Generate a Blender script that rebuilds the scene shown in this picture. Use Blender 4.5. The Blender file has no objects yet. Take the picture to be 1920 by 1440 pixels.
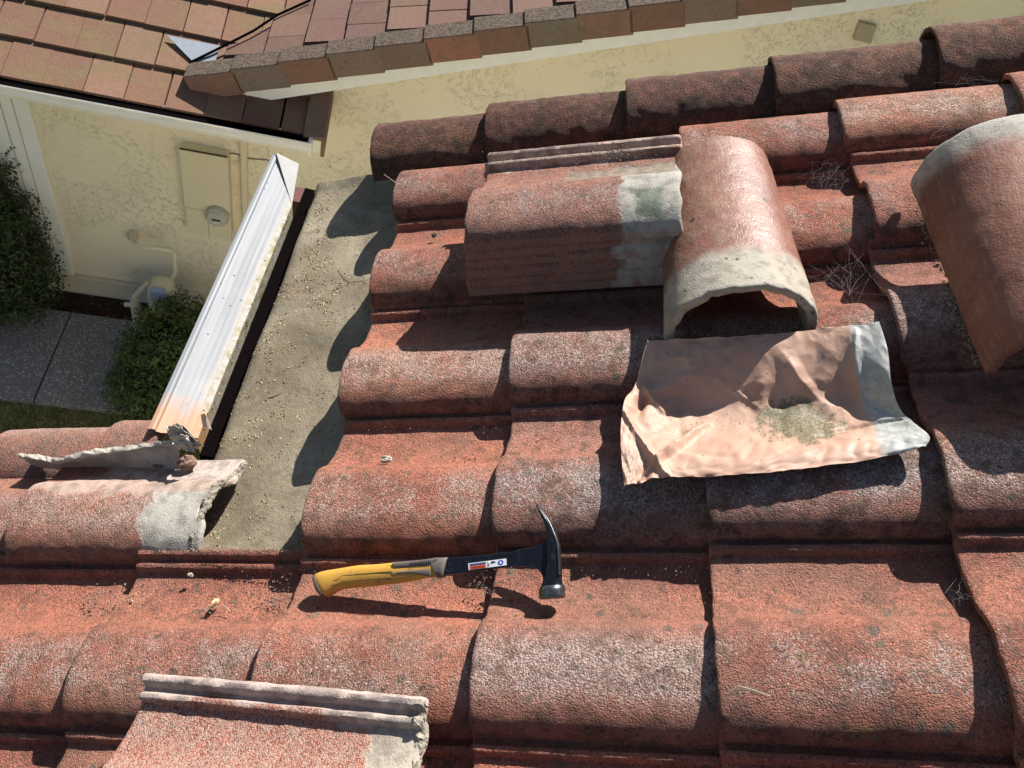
import bpy, math, random
from mathutils import Vector, Matrix, noise as mn
random.seed(7)
sc = bpy.context.scene
COL = sc.collection

# ------------------------------------------------------------------ camera
CX, CY, CZ = 0.10458083, -0.3008696, 1.29109471
FPX = 1505.68
PITCH = 0.486437993          # roof pitch
EXPO = 0.333                 # tile exposure up the slope
ROWW = 0.286                 # tile row spacing along the eave
_r = Vector((0.655066084, -0.201653673, 0.166771612))
RM = Matrix.Rotation(_r.length, 3, _r.normalized())
CAMP = Vector((CX, CY, CZ))
cam = bpy.data.cameras.new('camera'); camo = bpy.data.objects.new('camera', cam); COL.objects.link(camo)
cam.sensor_width = 36.0; cam.lens = 36.0 * FPX / 1920.0; cam.clip_start = 0.02; cam.clip_end = 400
camo.matrix_world = Matrix.Translation(CAMP) @ RM.to_4x4()
sc.camera = camo

# ------------------------------------------------------------------ frames
SP, CP = math.sin(PITCH), math.cos(PITCH)
RU = Vector((CP, 0, SP)); RV = Vector((0, 1, 0)); RN = Vector((-SP, 0, CP))
def rp(u, v, h=0.0): return RU * u + RV * v + RN * h

# ------------------------------------------------------------------ light
SUN = (RU * 1.03 + RV * 1.15 + RN * 1.0).normalized()     # towards the sun
SUN_EL = math.asin(SUN.z); SUN_AZ = math.atan2(SUN.x, SUN.y)
world = bpy.data.worlds.new('World'); sc.world = world; world.use_nodes = True
wn = world.node_tree.nodes; wl = world.node_tree.links
for n in list(wn): wn.remove(n)
sky = wn.new('ShaderNodeTexSky'); sky.sky_type = 'NISHITA'; sky.sun_disc = False
sky.sun_elevation = SUN_EL; sky.sun_rotation = SUN_AZ
bg = wn.new('ShaderNodeBackground'); bg.inputs['Strength'].default_value = 0.052
wo = wn.new('ShaderNodeOutputWorld')
wl.new(sky.outputs[0], bg.inputs['Color']); wl.new(bg.outputs[0], wo.inputs['Surface'])
sd = bpy.data.lights.new('sun', 'SUN'); sd.energy = 5.0; sd.angle = math.radians(0.5); sd.color = (1.0, 0.955, 0.89)
so = bpy.data.objects.new('sun', sd); COL.objects.link(so)
so.rotation_euler = SUN.to_track_quat('Z', 'Y').to_euler()
so.location = (3, 8, 8)
sc.view_settings.view_transform = 'Standard'; sc.view_settings.look = 'None'
sc.view_settings.exposure = 1.05; sc.view_settings.gamma = 1.0

# ------------------------------------------------------------------ survey helpers
# read a photo point as a point of a real plane in the place
def ray(x, y): return (RM @ Vector(((x - 960) / FPX, -(y - 720) / FPX, -1.0))).normalized()
def hit(x, y, p0, n):
    d = ray(x, y); return CAMP + d * ((p0 - CAMP).dot(n) / d.dot(n))
def onroof(x, y, h=0.0):
    p = hit(x, y, RN * h, RN); return (p.dot(RU), p.y, h)
WA = math.radians(6)
WD = Vector((math.cos(WA), math.sin(WA), 0)); WN = Vector((-math.sin(WA), math.cos(WA), 0)); UP = Vector((0, 0, 1))
def nb(s, n, z): return WD * s + WN * n + UP * z
def onnb(x, y, n):
    p = hit(x, y, WN * n, WN); return (p.dot(WD), p.dot(WN), p.z)

# ------------------------------------------------------------------ object helpers
def tag(o, label=None, cat=None, group=None, kind=None):
    if label: o['label'] = label
    if cat: o['category'] = cat
    if group: o['group'] = group
    if kind: o['kind'] = kind
    return o
def empty(name, loc=(0, 0, 0), label=None, cat=None, group=None, rot=None):
    o = bpy.data.objects.new(name, None); COL.objects.link(o); o.location = loc; o.empty_display_size = .05
    if rot: o.rotation_euler = rot
    return tag(o, label, cat, group)
class MB:
    def __init__(s): s.v = []; s.f = []; s.r = []; s.uv = None; s.cur = 0.5
    def add(s, vs, fs):
        b = len(s.v); s.v += [tuple(p) for p in vs]
        for f in fs: s.f.append(tuple(b + i for i in f)); s.r.append(s.cur)
    def hexa(s, c):   # c: 8 corners, bottom 0-3 ccw, top 4-7
        s.add(c, [(3, 2, 1, 0), (4, 5, 6, 7), (0, 1, 5, 4), (1, 2, 6, 5), (2, 3, 7, 6), (3, 0, 4, 7)])
    def box(s, o, a, b, c):    # corner + three edge vectors
        o, a, b, c = Vector(o), Vector(a), Vector(b), Vector(c)
        s.hexa([o, o + a, o + a + b, o + b, o + c, o + a + c, o + a + b + c, o + b + c])
    def tube(s, pts, r, n=10, cap=True):
        pts = [Vector(p) for p in pts]; rs = r if isinstance(r, (list, tuple)) else [r] * len(pts)
        vs = []; up = None
        for i, p in enumerate(pts):
            t = (pts[min(i + 1, len(pts) - 1)] - pts[max(i - 1, 0)]).normalized()
            if up is None: up = Vector((0, 0, 1)) if abs(t.z) < .9 else Vector((1, 0, 0))
            a = t.cross(up).normalized(); b = a.cross(t).normalized(); up = b
            for k in range(n):
                w = 2 * math.pi * k / n; vs.append(p + (a * math.cos(w) + b * math.sin(w)) * rs[i])
        fs = [(i * n + k, i * n + (k + 1) % n, (i + 1) * n + (k + 1) % n, (i + 1) * n + k) for i in range(len(pts) - 1) for k in range(n)]
        if cap: fs += [tuple(range(n))[::-1], tuple((len(pts) - 1) * n + k for k in range(n))]
        s.add(vs, fs)
    def build(s, name, mat, parent=None, smooth=False, bevel=0, local=None, autos=None):
        me = bpy.data.meshes.new(name); vs = s.v
        if local is not None:
            vs = [tuple(local @ Vector(p)) for p in vs]
        me.from_pydata(vs, [], s.f); me.materials.append(mat)
        a = me.attributes.new('rnd', 'FLOAT', 'FACE')
        for i, x in enumerate(s.r): a.data[i].value = x
        if s.uv:
            l = me.uv_layers.new(name='UVMap')
            for lp in me.loops: l.data[lp.index].uv = s.uv[lp.vertex_index]
        if smooth:
            for p in me.polygons: p.use_smooth = True
        if smooth and autos: me.set_sharp_from_angle(angle=math.radians(autos))
        me.update()
        o = bpy.data.objects.new(name, me); COL.objects.link(o); o.parent = parent
        if bevel:
            m = o.modifiers.new('bevel', 'BEVEL'); m.width = bevel; m.segments = 2; m.limit_method = 'ANGLE'
        return o

# ------------------------------------------------------------------ material helpers
class NT:
    def __init__(s, name):
        s.m = bpy.data.materials.new(name); s.m.use_nodes = True; t = s.m.node_tree; s.n = t.nodes; s.l = t.links
        s.b = s.n['Principled BSDF']; s.tc = s.n.new('ShaderNodeTexCoord')
    def inp(s, sock, v):
        if hasattr(v, 'is_linked') or hasattr(v, 'links'): s.l.new(v, sock)
        elif isinstance(v, (tuple, list)) and len(v) == 3 and sock.type == 'RGBA': sock.default_value = (*v, 1)
        else: sock.default_value = v
    def math(s, op, a, b=0.0, c=None, clamp=False):
        n = s.n.new('ShaderNodeMath'); n.operation = op; n.use_clamp = clamp
        s.inp(n.inputs[0], a); s.inp(n.inputs[1], b)
        if c is not None: s.inp(n.inputs[2], c)
        return n.outputs[0]
    def vmath(s, op, a, b):
        n = s.n.new('ShaderNodeVectorMath'); n.operation = op; s.inp(n.inputs[0], a); s.inp(n.inputs[1], b); return n.outputs[0]
    def noise(s, co, scale, detail=3, rough=.6, dist=0.0):
        n = s.n.new('ShaderNodeTexNoise'); s.l.new(co, n.inputs['Vector']); n.inputs['Scale'].default_value = scale
        n.inputs['Detail'].default_value = detail; n.inputs['Roughness'].default_value = rough; n.inputs['Distortion'].default_value = dist
        return n.outputs['Fac']
    def voro(s, co, scale, feat='F1', rand=1.0):
        n = s.n.new('ShaderNodeTexVoronoi'); n.feature = feat; s.l.new(co, n.inputs['Vector']); n.inputs['Scale'].default_value = scale
        n.inputs['Randomness'].default_value = rand
        return n
    def ramp(s, f, stops, interp='LINEAR'):
        n = s.n.new('ShaderNodeValToRGB'); s.inp(n.inputs[0], f); e = n.color_ramp.elements; n.color_ramp.interpolation = interp
        while len(e) < len(stops): e.new(.5)
        for i, (p, c) in enumerate(stops):
            e[i].position = p; e[i].color = (*c, 1) if isinstance(c, (tuple, list)) else (c, c, c, 1)
        return n.outputs[0]
    def mix(s, f, a, b, mode='MIX'):
        n = s.n.new('ShaderNodeMix'); n.data_type = 'RGBA'; n.blend_type = mode
        s.inp(n.inputs[0], f); s.inp(n.inputs[6], a); s.inp(n.inputs[7], b); return n.outputs[2]
    def sstep(s, v, a, b):
        n = s.n.new('ShaderNodeMapRange'); n.interpolation_type = 'SMOOTHSTEP'; s.inp(n.inputs[0], v)
        n.inputs[1].default_value = a; n.inputs[2].default_value = b; return n.outputs[0]
    def xyz(s, co):
        n = s.n.new('ShaderNodeSeparateXYZ'); s.l.new(co, n.inputs[0]); return n.outputs
    def scale(s, co, x, y, z):
        return s.vmath('MULTIPLY', co, (x, y, z))
    def rand(s): 
        if not hasattr(s, 'oi'): s.oi = s.n.new('ShaderNodeObjectInfo')
        return s.oi.outputs['Random']
    def attr(s, name):
        n = s.n.new('ShaderNodeAttribute'); n.attribute_name = name; return n.outputs['Fac']
    def bump(s, h, dist, strength=1.0):
        n = s.n.new('ShaderNodeBump'); s.inp(n.inputs['Height'], h); n.inputs['Distance'].default_value = dist
        n.inputs['Strength'].default_value = strength; s.l.new(n.outputs[0], s.b.inputs['Normal'])
    def out(s, col, rough=.9, spec=.3, metal=0.0):
        s.inp(s.b.inputs['Base Color'], col); s.inp(s.b.inputs['Roughness'], rough)
        s.b.inputs['Specular IOR Level'].default_value = spec; s.b.inputs['Metallic'].default_value = metal
        return s.m
def flat(name, col, rough=.6, spec=.4, metal=0.0, var=.12, sc_=40):
    t = NT(name); n = t.noise(t.tc.outputs['Object'], sc_, 4)
    c = t.mix(1.0, col, t.ramp(n, [(.3, 1 - var), (.7, 1 + var * .4)]), 'MULTIPLY')
    return t.out(c, rough, spec, metal)

def tile_mat(name, dark=0.0, edge=False, mortar=None, grey=0.0, moss=False, pinkish=0.0):
    """concrete tile. object coords: x up the slope, y across, z height"""
    t = NT(name); O = t.tc.outputs['Object']; R = t.rand()
    cmb = t.n.new('ShaderNodeCombineXYZ')
    t.inp(cmb.inputs[0], t.math('MULTIPLY', R, 23.7)); t.inp(cmb.inputs[1], t.math('MULTIPLY', R, 57.1)); t.inp(cmb.inputs[2], t.math('MULTIPLY', R, 11.3))
    P = t.vmath('ADD', O, cmb.outputs[0]); x, y, z = t.xyz(O)
    n1 = t.noise(P, 7, 3, .55, .6); n2 = t.noise(P, 38, 4, .6); n3 = t.noise(P, 210, 4, .7); n4 = t.noise(P, 560, 2, .6)
    nL = t.noise(P, 11, 4, .6, .3)
    base = t.ramp(n1, [(.28, (.20, .062, .042)), (.45, (.30, .100, .066)), (.6, (.38, .140, .090)), (.75, (.45, .185, .112))])
    # more orange in the pan and near the crease
    pan = t.math('MULTIPLY', t.sstep(y, .10, .16), t.sstep(y, .24, .19))
    base = t.mix(t.math('MULTIPLY', pan, .55), base, (.44, .160, .092))
    vg = t.voro(t.vmath('ADD', P, t.vmath('MULTIPLY', t.noise_col(P, 300), (.003, .003, .003))), 430); gr = t.xyz(vg.outputs['Color'])
    base = t.mix(1.0, base, t.ramp(n3, [(.30, .58), (.5, 1.0), (.70, 1.3)]), 'MULTIPLY')
    base = t.mix(1.0, base, t.ramp(gr[0], [(0, .38), (.22, .82), (.7, 1.10), (1, 1.5)]), 'MULTIPLY')
    base = t.mix(t.math('MULTIPLY', t.sstep(n4, .52, .68), .35), base, (.62, .34, .25))
    base = t.mix(.14, base, (.31, .20, .155))
    base = t.mix(t.math('MULTIPLY', t.sstep(t.noise(P, 4.5, 4, .6), .46, .66), .42), base, (.25, .165, .125))
    # pale lichen on the crest
    band = t.math('MULTIPLY', t.sstep(y, .015, .06), t.sstep(y, .155, .10))
    sel = t.math('ADD', t.math('MULTIPLY', nL, 1.5), t.math('ADD', t.math('ADD', t.math('MULTIPLY', n3, .35), t.math('MULTIPLY', gr[1], .42)), t.math('MULTIPLY', R, .34)))
    lich = t.math('MULTIPLY', t.sstep(sel, 1.10 - .25 * grey, 1.42 - .2 * grey), t.math('ADD', t.math('MULTIPLY', band, .85), .015 + .3 * grey), clamp=True)
    lcol = t.mix(t.sstep(gr[2], .15, .9), (.20, .150, .125), (.54, .45, .40))
    base = t.mix(t.math('MULTIPLY', lich, .88), base, lcol)
    # dirt film grain
    base = t.mix(t.math('MULTIPLY', t.sstep(n2, .48, .70), .6 + .2 * grey), base, (.15, .085, .058))
    soil = t.math('MULTIPLY', t.sstep(t.noise(P, 17, 5, .65, .4), .50, .68), t.sstep(gr[1], .85, .15))
    base = t.mix(t.math('MULTIPLY', soil, .55), base, (.085, .062, .045))
    if dark: base = t.mix(.35, base, (.14, .085, .06))
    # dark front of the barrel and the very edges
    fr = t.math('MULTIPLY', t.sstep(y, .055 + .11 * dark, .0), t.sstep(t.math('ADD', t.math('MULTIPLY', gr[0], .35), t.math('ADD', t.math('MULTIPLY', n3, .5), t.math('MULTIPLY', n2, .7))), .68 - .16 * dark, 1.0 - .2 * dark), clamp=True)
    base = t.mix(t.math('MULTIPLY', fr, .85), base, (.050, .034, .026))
    if dark: base = t.mix(t.math('MULTIPLY', t.sstep(n3, .45, .60), .45 * dark), base, (.07, .055, .04))
    # round lichen spots
    P2 = t.vmath('ADD', P, t.vmath('MULTIPLY', t.noise_col(P, 60), (.02, .02, .02)))
    v = t.voro(P2, 34); sp = t.math('MULTIPLY', t.sstep(v.outputs['Distance'], .30, .17), t.sstep(t.xyz(v.outputs['Color'])[0], .50, .58))
    sp = t.math('MULTIPLY', sp, t.sstep(t.math('ADD', t.noise(P, 9, 3), t.math('MULTIPLY', gr[0], .25)), .50, .66))
    base = t.mix(t.math('MULTIPLY', sp, .8), base, t.mix(t.xyz(v.outputs['Color'])[1], (.085, .075, .06), (.17, .16, .12)))
    v3 = t.voro(P2, 82); s3 = t.math('MULTIPLY', t.sstep(v3.outputs['Distance'], .32, .16), t.sstep(t.xyz(v3.outputs['Color'])[0], .66, .72))
    s3 = t.math('MULTIPLY', s3, t.sstep(t.noise(P, 13, 3), .44, .56))
    base = t.mix(t.math('MULTIPLY', s3, .75), base, (.06, .05, .045))
    # per tile tint
    tint = t.ramp(R, [(0, (.78, .84, .90)), (.25, (1.05, 1.0, .96)), (.5, (.86, .80, .80)), (.75, (1.14, 1.08, 1.0)), (1, (.92, .90, .92))])
    base = t.mix(1.0, base, tint, 'MULTIPLY')
    if pinkish: base = t.mix(t.math('MULTIPLY', t.sstep(t.math('ADD', gr[1], n2), .55, 1.25), min(1, pinkish * 1.6)), base, (.52, .36, .29))
    if moss:
        ms = t.math('MULTIPLY', t.sstep(t.noise(P, 22, 4), .655, .70), .7); base = t.mix(ms, base, (.15, .125, .03))
    rough = .92; kk = None
    base = t.mix(1.0, base, (.86, .85, .86), 'MULTIPLY')
    if mortar:
        for (x0, x1, y0, y1, colm) in mortar:
            wob = t.math('MULTIPLY', t.math('SUBTRACT', n1, .5), .10)
            wob2 = t.math('MULTIPLY', t.math('SUBTRACT', n2, .5), .06)
            xx = t.math('ADD', x, t.math('ADD', wob, wob2)); yy = t.math('ADD', y, wob)
            k = t.math('MULTIPLY', t.math('MULTIPLY', t.sstep(xx, x0, x0 + .014), t.sstep(xx, x1, x1 - .01)),
                       t.math('MULTIPLY', t.sstep(yy, y0, y0 + .014), t.sstep(yy, y1, y1 - .014)))
            mc = t.mix(t.sstep(n2, .4, .65), colm, tuple(c * .62 for c in colm)); mc = t.mix(1.0, mc, t.ramp(n3, [(.3, .8), (.7, 1.12)]), 'MULTIPLY')
            base = t.mix(t.math('MULTIPLY', k, .93), base, mc); kk = k if kk is None else t.math('MAXIMUM', kk, k)
    if edge: base = t.mix(t.math('MULTIPLY', t.sstep(y, .004, .0), t.math('MULTIPLY', n2, .55)), base, (.36, .21, .17))
    h = t.math('ADD', t.math('MULTIPLY', n3, .55), t.math('ADD', t.math('MULTIPLY', vg.outputs['Distance'], -.38), t.math('MULTIPLY', n2, .8)))
    if kk is not None: h = t.math('MULTIPLY', h, t.math('SUBTRACT', 1.0, t.math('MULTIPLY', kk, .72)))
    t.bump(h, .0055 if not dark else .008, 1.0)
    return t.out(base, rough, .25)
def _noise_col(s, co, scale):
    n = s.n.new('ShaderNodeTexNoise'); s.l.new(co, n.inputs['Vector']); n.inputs['Scale'].default_value = scale; return n.outputs['Color']
NT.noise_col = _noise_col

M = {}
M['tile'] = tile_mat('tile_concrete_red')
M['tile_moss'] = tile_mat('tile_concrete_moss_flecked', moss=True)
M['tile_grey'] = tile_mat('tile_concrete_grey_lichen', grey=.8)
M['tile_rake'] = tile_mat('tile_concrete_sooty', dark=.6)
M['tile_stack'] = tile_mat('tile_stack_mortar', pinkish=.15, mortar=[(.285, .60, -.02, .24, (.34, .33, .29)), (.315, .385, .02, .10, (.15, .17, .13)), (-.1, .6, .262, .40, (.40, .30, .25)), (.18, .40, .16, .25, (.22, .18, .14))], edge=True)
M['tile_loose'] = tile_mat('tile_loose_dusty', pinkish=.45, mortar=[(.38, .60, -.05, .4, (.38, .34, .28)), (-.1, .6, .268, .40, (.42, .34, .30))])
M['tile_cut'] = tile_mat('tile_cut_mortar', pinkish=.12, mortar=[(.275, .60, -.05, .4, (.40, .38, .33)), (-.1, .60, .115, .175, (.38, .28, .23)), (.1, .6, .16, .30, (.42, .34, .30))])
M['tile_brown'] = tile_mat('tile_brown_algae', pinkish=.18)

def ridge_mat(name, mort, seed, shiny):
    t = NT(name); O = t.tc.outputs['Object']; P = t.vmath('ADD', O, (seed, seed * 2, 0)); x, y, z = t.xyz(O)
    n1 = t.noise(P, 8, 4, .6, .5); n2 = t.noise(P, 40, 4); n3 = t.noise(P, 260, 3, .7); ns = t.noise(t.scale(P, 1, .12, 1), 160, 3)
    base = t.ramp(n1, [(.3, (.135, .06, .042)), (.5, (.20, .082, .056)), (.72, (.235, .118, .08))])
    if shiny: base = t.mix(t.math('MULTIPLY', t.sstep(n2, .42, .62), t.math('MULTIPLY', t.sstep(x, .06, -.02), .75)), base, (.21, .125, .078))
    else: base = t.mix(t.math('MULTIPLY', t.sstep(t.math('ADD', x, t.math('MULTIPLY', n1, .05)), .03, .07), t.math('MULTIPLY', t.sstep(n3, .38, .55), .9)), base, (.13, .085, .065))
    base = t.mix(t.math('MULTIPLY', t.sstep(ns, .52, .68), .18), base, (.42, .30, .25))
    base = t.mix(1.0, base, t.ramp(n3, [(.3, .75), (.7, 1.2)]), 'MULTIPLY')
    y0, y1, c = mort
    yy = t.math('ADD', y, t.math('MULTIPLY', t.math('SUBTRACT', n1, .5), .08))
    k = t.sstep(yy, y0, y1)
    mc = t.mix(t.sstep(n2, .45, .65), c, tuple(q * .7 for q in c))
    v = t.voro(P, 55); mc = t.mix(t.math('MULTIPLY', t.sstep(v.outputs['Distance'], .25, .1), t.sstep(t.xyz(v.outputs['Color'])[0], .7, .75)), mc, (.08, .07, .05))
    base = t.mix(t.math('MULTIPLY', k, .95), base, mc)
    v = t.voro(P, 22); base = t.mix(t.math('MULTIPLY', t.sstep(v.outputs['Distance'], .16, .09), t.sstep(t.xyz(v.outputs['Color'])[0], .75, .8)), base, (.05, .04, .035))
    t.bump(t.math('ADD', t.math('MULTIPLY', n3, .5), n2), .0022, 1.0)
    ro = t.math('ADD', t.math('MULTIPLY', k, .4), t.ramp(n2, [(.35, .34 if shiny else .55), (.65, .5 if shiny else .75)]), clamp=True)
    return t.out(base, ro, .5 if shiny else .35)

def felt_mat():
    t = NT('underlayment_felt'); O = t.tc.outputs['Object']; x, y, z = t.xyz(O)
    n1 = t.noise(O, 5, 4, .6, .8); n2 = t.noise(O, 30, 4); n3 = t.noise(O, 320, 3, .7)
    c = t.ramp(n1, [(.3, (.125, .103, .070)), (.5, (.195, .164, .115)), (.72, (.29, .250, .182))])
    c = t.mix(t.math('MULTIPLY', t.sstep(n2, .55, .72), .5), c, (.12, .105, .07))
    c = t.mix(1.0, c, t.ramp(n3, [(.3, .72), (.7, 1.25)]), 'MULTIPLY')
    t.bump(t.math('ADD', t.math('MULTIPLY', n3, .4), t.math('MULTIPLY', n2, 1.2)), .004, .8)
    return t.out(c, .9, .2)
M['felt'] = felt_mat()
def stucco_mat(name, col, squig=.32):
    t = NT(name); O = t.tc.outputs['Object']
    n1 = t.noise(O, 1.2, 3); n2 = t.noise(O, 13, 3, .5, 1.6); n3 = t.noise(O, 120, 3); nm = t.noise(O, 2.1, 4)
    ln = t.math('ABSOLUTE', t.math('SUBTRACT', n2, .5)); n2b = t.noise(O, 22, 2, .5, 2.6); lnb = t.math('ABSOLUTE', t.math('SUBTRACT', n2b, .52))
    k = t.math('MAXIMUM', t.sstep(ln, .010, .002), t.sstep(lnb, .016, .004)); k = t.math('MULTIPLY', k, t.sstep(nm, .45, .56))
    k = t.math('MULTIPLY', k, t.sstep(t.noise(O, 26, 2), .44, .56))
    c = t.mix(1.0, col, t.ramp(n1, [(.3, .93), (.7, 1.03)]), 'MULTIPLY')
    c = t.mix(t.math('MULTIPLY', k, squig), c, tuple(q * .42 for q in col))
    t.bump(t.math('SUBTRACT', t.math('MULTIPLY', n3, .15), k), .006, .7)
    return t.out(c, .95, .15)
M['stucco'] = stucco_mat('wall_stucco_cream', (.88, .79, .60))
M['trim'] = flat('painted_trim_cream', (.88, .88, .84), .6, .3, var=.06, sc_=9)
M['gutwhite'] = flat('gutter_paint_offwhite', (.90, .88, .80), .5, .4, var=.08, sc_=9)
M['fascia'] = flat('fascia_paint_white', (.90, .90, .86), .6, .3, var=.07, sc_=14)
M['cream'] = flat('meter_paint_cream', (.74, .67, .48), .55, .4, var=.06)
def nbtile_mat(name, cols, algae):
    t = NT(name); O = t.tc.outputs['Object']; r = t.attr('rnd')
    n1 = t.noise(O, 3.2, 4, .6, .5); n2 = t.noise(O, 26, 4); n3 = t.noise(t.scale(O, 1, 1, 1), 130, 3, .7)
    c = t.ramp(r, cols); c = t.mix(t.math('MULTIPLY', t.sstep(n1, .42, .68), algae), c, (.165, .125, .062))
    c = t.mix(t.math('MULTIPLY', t.sstep(n2, .48, .72), .4), c, (.15, .10, .075)); c = t.mix(1.0, c, t.ramp(n3, [(.3, .75), (.7, 1.18)]), 'MULTIPLY')
    t.bump(t.math('ADD', n3, n2), .004, .8)
    return t.out(c, .9, .25)
M['nbt_left'] = nbtile_mat('shingle_tile_terracotta', [(0, (.20, .105, .070)), (.35, (.165, .09, .062)), (.7, (.235, .130, .088)), (1, (.19, .115, .082))], .75)
M['nbt_right'] = nbtile_mat('shingle_tile_rose_brown', [(0, (.145, .08, .064)), (.5, (.115, .066, .054)), (1, (.175, .10, .078))], .25)
M['nbt_rake'] = nbtile_mat('rake_tile_brown', [(0, (.28, .16, .12)), (.4, (.24, .13, .095)), (.7, (.22, .18, .15)), (1, (.34, .16, .11))], .35)
M['valley'] = flat('valley_galvanised', (.30, .33, .37), .35, .5, .25)
M['dark'] = flat('dark_timber_gap_shade', (.004, .003, .003), 1.0, .0)  # near-black: the shade of deep gaps is put into this colour
def conc_mat():
    t = NT('path_exposed_aggregate'); O = t.tc.outputs['Object']; v = t.voro(O, 60); n1 = t.noise(O, 2, 3)
    c = t.ramp(t.xyz(v.outputs['Color'])[0], [(0, (.22, .21, .205)), (.55, (.31, .30, .29)), (.85, (.42, .40, .38)), (1, (.60, .56, .52))])
    c = t.mix(1.0, c, t.ramp(n1, [(.3, .8), (.7, 1.1)]), 'MULTIPLY'); c = t.mix(t.sstep(v.outputs['Distance'], .35, .6), c, (.20, .19, .18))
    t.bump(v.outputs['Distance'], -.006, .6); return t.out(c, .9, .2)
M['path'] = conc_mat()
def soil_mat():
    t = NT('bark_soil'); O = t.tc.outputs['Object']; n = t.noise(O, 40, 5, .7); n1 = t.noise(O, 4, 3)
    c = t.ramp(n, [(.35, (.03, .018, .014)), (.6, (.075, .04, .03)), (.75, (.16, .09, .07))]); c = t.mix(t.sstep(n1, .5, .65), c, (.09, .035, .025))
    t.bump(n, .03, 1); return t.out(c, .95, .1)
M['soil'] = soil_mat()
def leaf_mat(name, a, b, c3):
    t = NT(name); r = t.attr('rnd'); c = t.ramp(r, [(0, a), (.6, b), (1, c3)])
    m = t.out(c, .45, .4); t.b.inputs['Transmission Weight'].default_value = 0; return m
M['leaf'] = leaf_mat('leaf_boxwood', (.025, .046, .006), (.055, .085, .010), (.13, .17, .03))
M['leaf2'] = leaf_mat('leaf_hedge', (.014, .026, .006), (.030, .050, .008), (.06, .085, .015))
M['twig'] = flat('twig_brown', (.09, .06, .035), .9)
M['grass'] = leaf_mat('grass_dry', (.16, .18, .05), (.28, .27, .10), (.45, .38, .22))

exec_later = []
# ------------------------------------------------------------------ S-tile
TOP = []
def prof():
    pts = []
    n = 34
    for i in range(n + 1):                                   # barrel
        a = math.pi * i / n; cx = -math.cos(a); sy = math.sin(a)
        x = math.copysign(abs(cx) ** (2 / 2.4), cx); h = abs(sy) ** (2 / 2.1)
        pts.append((.081 + .083 * x, -.014 + .046 * h))
    pts = pts[:-3]                                           # crease, then concave pan
    v0, h0 = pts[-1]
    for i in range(1, 17):
        s = i / 16; pts.append((v0 + (.258 - v0) * s, h0 + (-.029 - h0) * (1 - (1 - s) ** 2.1)))
    pts += [(.262, -.028), (.2645, -.018), (.268, -.0145), (.2735, -.0145), (.2765, -.019), (.279, -.022), (.283, -.022), (.286, -.014), (.289, -.0085), (.296, -.007), (.301, -.011), (.3035, -.022)]
    return pts
TOP = prof()
def tile_mesh(name, seed, L=.415, jag=0.0, mat=None, amp=.0009, cut=None, vmax=9):
    TOP = [p for p in prof() if p[0] < vmax]
    xs = [0, .0015, .004, .008]; k = 46
    xs += [.008 + (L - .016) * i / k for i in range(1, k)] + [L - .008, L - .004, L - .0015, L]
    m = MB(); T = .013; nv = len(TOP); V = []
    off = Vector((seed * 3.1, seed * 1.7, seed * .9))
    nor = []
    for j, (v, h) in enumerate(TOP):
        a = TOP[max(j - 1, 0)]; b = TOP[min(j + 1, nv - 1)]; t = Vector((b[0] - a[0], b[1] - a[1])).normalized(); nor.append((-t.y, t.x))
    for side in (0, 1):
        for i, x in enumerate(xs):
            for j, (v, h) in enumerate(TOP):
                e = min(i, len(xs) - 1 - i); rd = (.0035, .0015, .0004, 0)[min(e, 3)]
                q = Vector((x * 1.0, v, h * 2)) + off
                d = mn.noise(q * 60) * amp + mn.noise(q * 18) * amp * .9 + mn.noise(q * 5) * .0012
                xe = x
                if i < 4: xe += mn.noise(Vector((seed * 7, v * 38, 0))) * .0022 + mn.noise(Vector((seed * 7, v * 130, 3))) * .0011
                if i > len(xs) - 5: xe += mn.noise(Vector((seed * 9, v * 30, 1))) * (.003 + jag) + mn.noise(Vector((seed * 9, v * 90, 2))) * jag * .5 + (cut(v) if cut else 0)
                nx, nz = nor[j]
                o = d - rd if side == 0 else -T + rd * .6
                lift = -.024 * x / EXPO
                V.append((xe, v + nx * o, h + nz * o + lift))
    F = []; nx_ = len(xs); S = nx_ * nv
    for i in range(nx_ - 1):
        for j in range(nv - 1):
            a = i * nv + j; F.append((a, a + nv, a + nv + 1, a + 1)); F.append((S + a + 1, S + a + nv + 1, S + a + nv, S + a))
    for i in range(nx_ - 1):
        a = i * nv; F.append((a, S + a, S + a + nv, a + nv)); a += nv - 1; F.append((a + nv, S + a + nv, S + a, a))
    for j in range(nv - 1):
        F.append((j, j + 1, S + j + 1, S + j)); a = (nx_ - 1) * nv + j; F.append((a + 1, a, S + a, S + a + 1))
    me = bpy.data.meshes.new(name); me.from_pydata(V, [], F)
    for p in me.polygons: p.use_smooth = True
    me.materials.append(mat or M['tile']); me.set_sharp_from_angle(angle=math.radians(50)); me.update()
    return me
TILES = [tile_mesh('roof_tile', s) for s in (1, 2, 3, 4, 5)]
def var(me, mat):
    c = me.copy(); c.materials.clear(); c.materials.append(mat); return c
T_grey = [var(TILES[0], M['tile_grey']), var(TILES[3], M['tile_grey'])]
T_moss = var(TILES[2], M['tile_moss'])
ROT = (0, -PITCH, 0)
def place(me, name, u, v, h, label, cat, group=None, yaw=0.0, roll=0.0, tilt=0.0):
    o = bpy.data.objects.new(name, me); COL.objects.link(o)
    o.location = rp(u, v, h)
    o.rotation_euler = (Matrix.Rotation(-PITCH, 3, 'Y') @ Matrix.Rotation(yaw, 3, 'Z') @ Matrix.Rotation(tilt, 3, 'Y') @ Matrix.Rotation(roll, 3, 'X')).to_euler()
    return tag(o, label, cat, group)
ORD = ['first', 'second', 'third', 'fourth', 'fifth', 'sixth', 'seventh', 'eighth']
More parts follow.
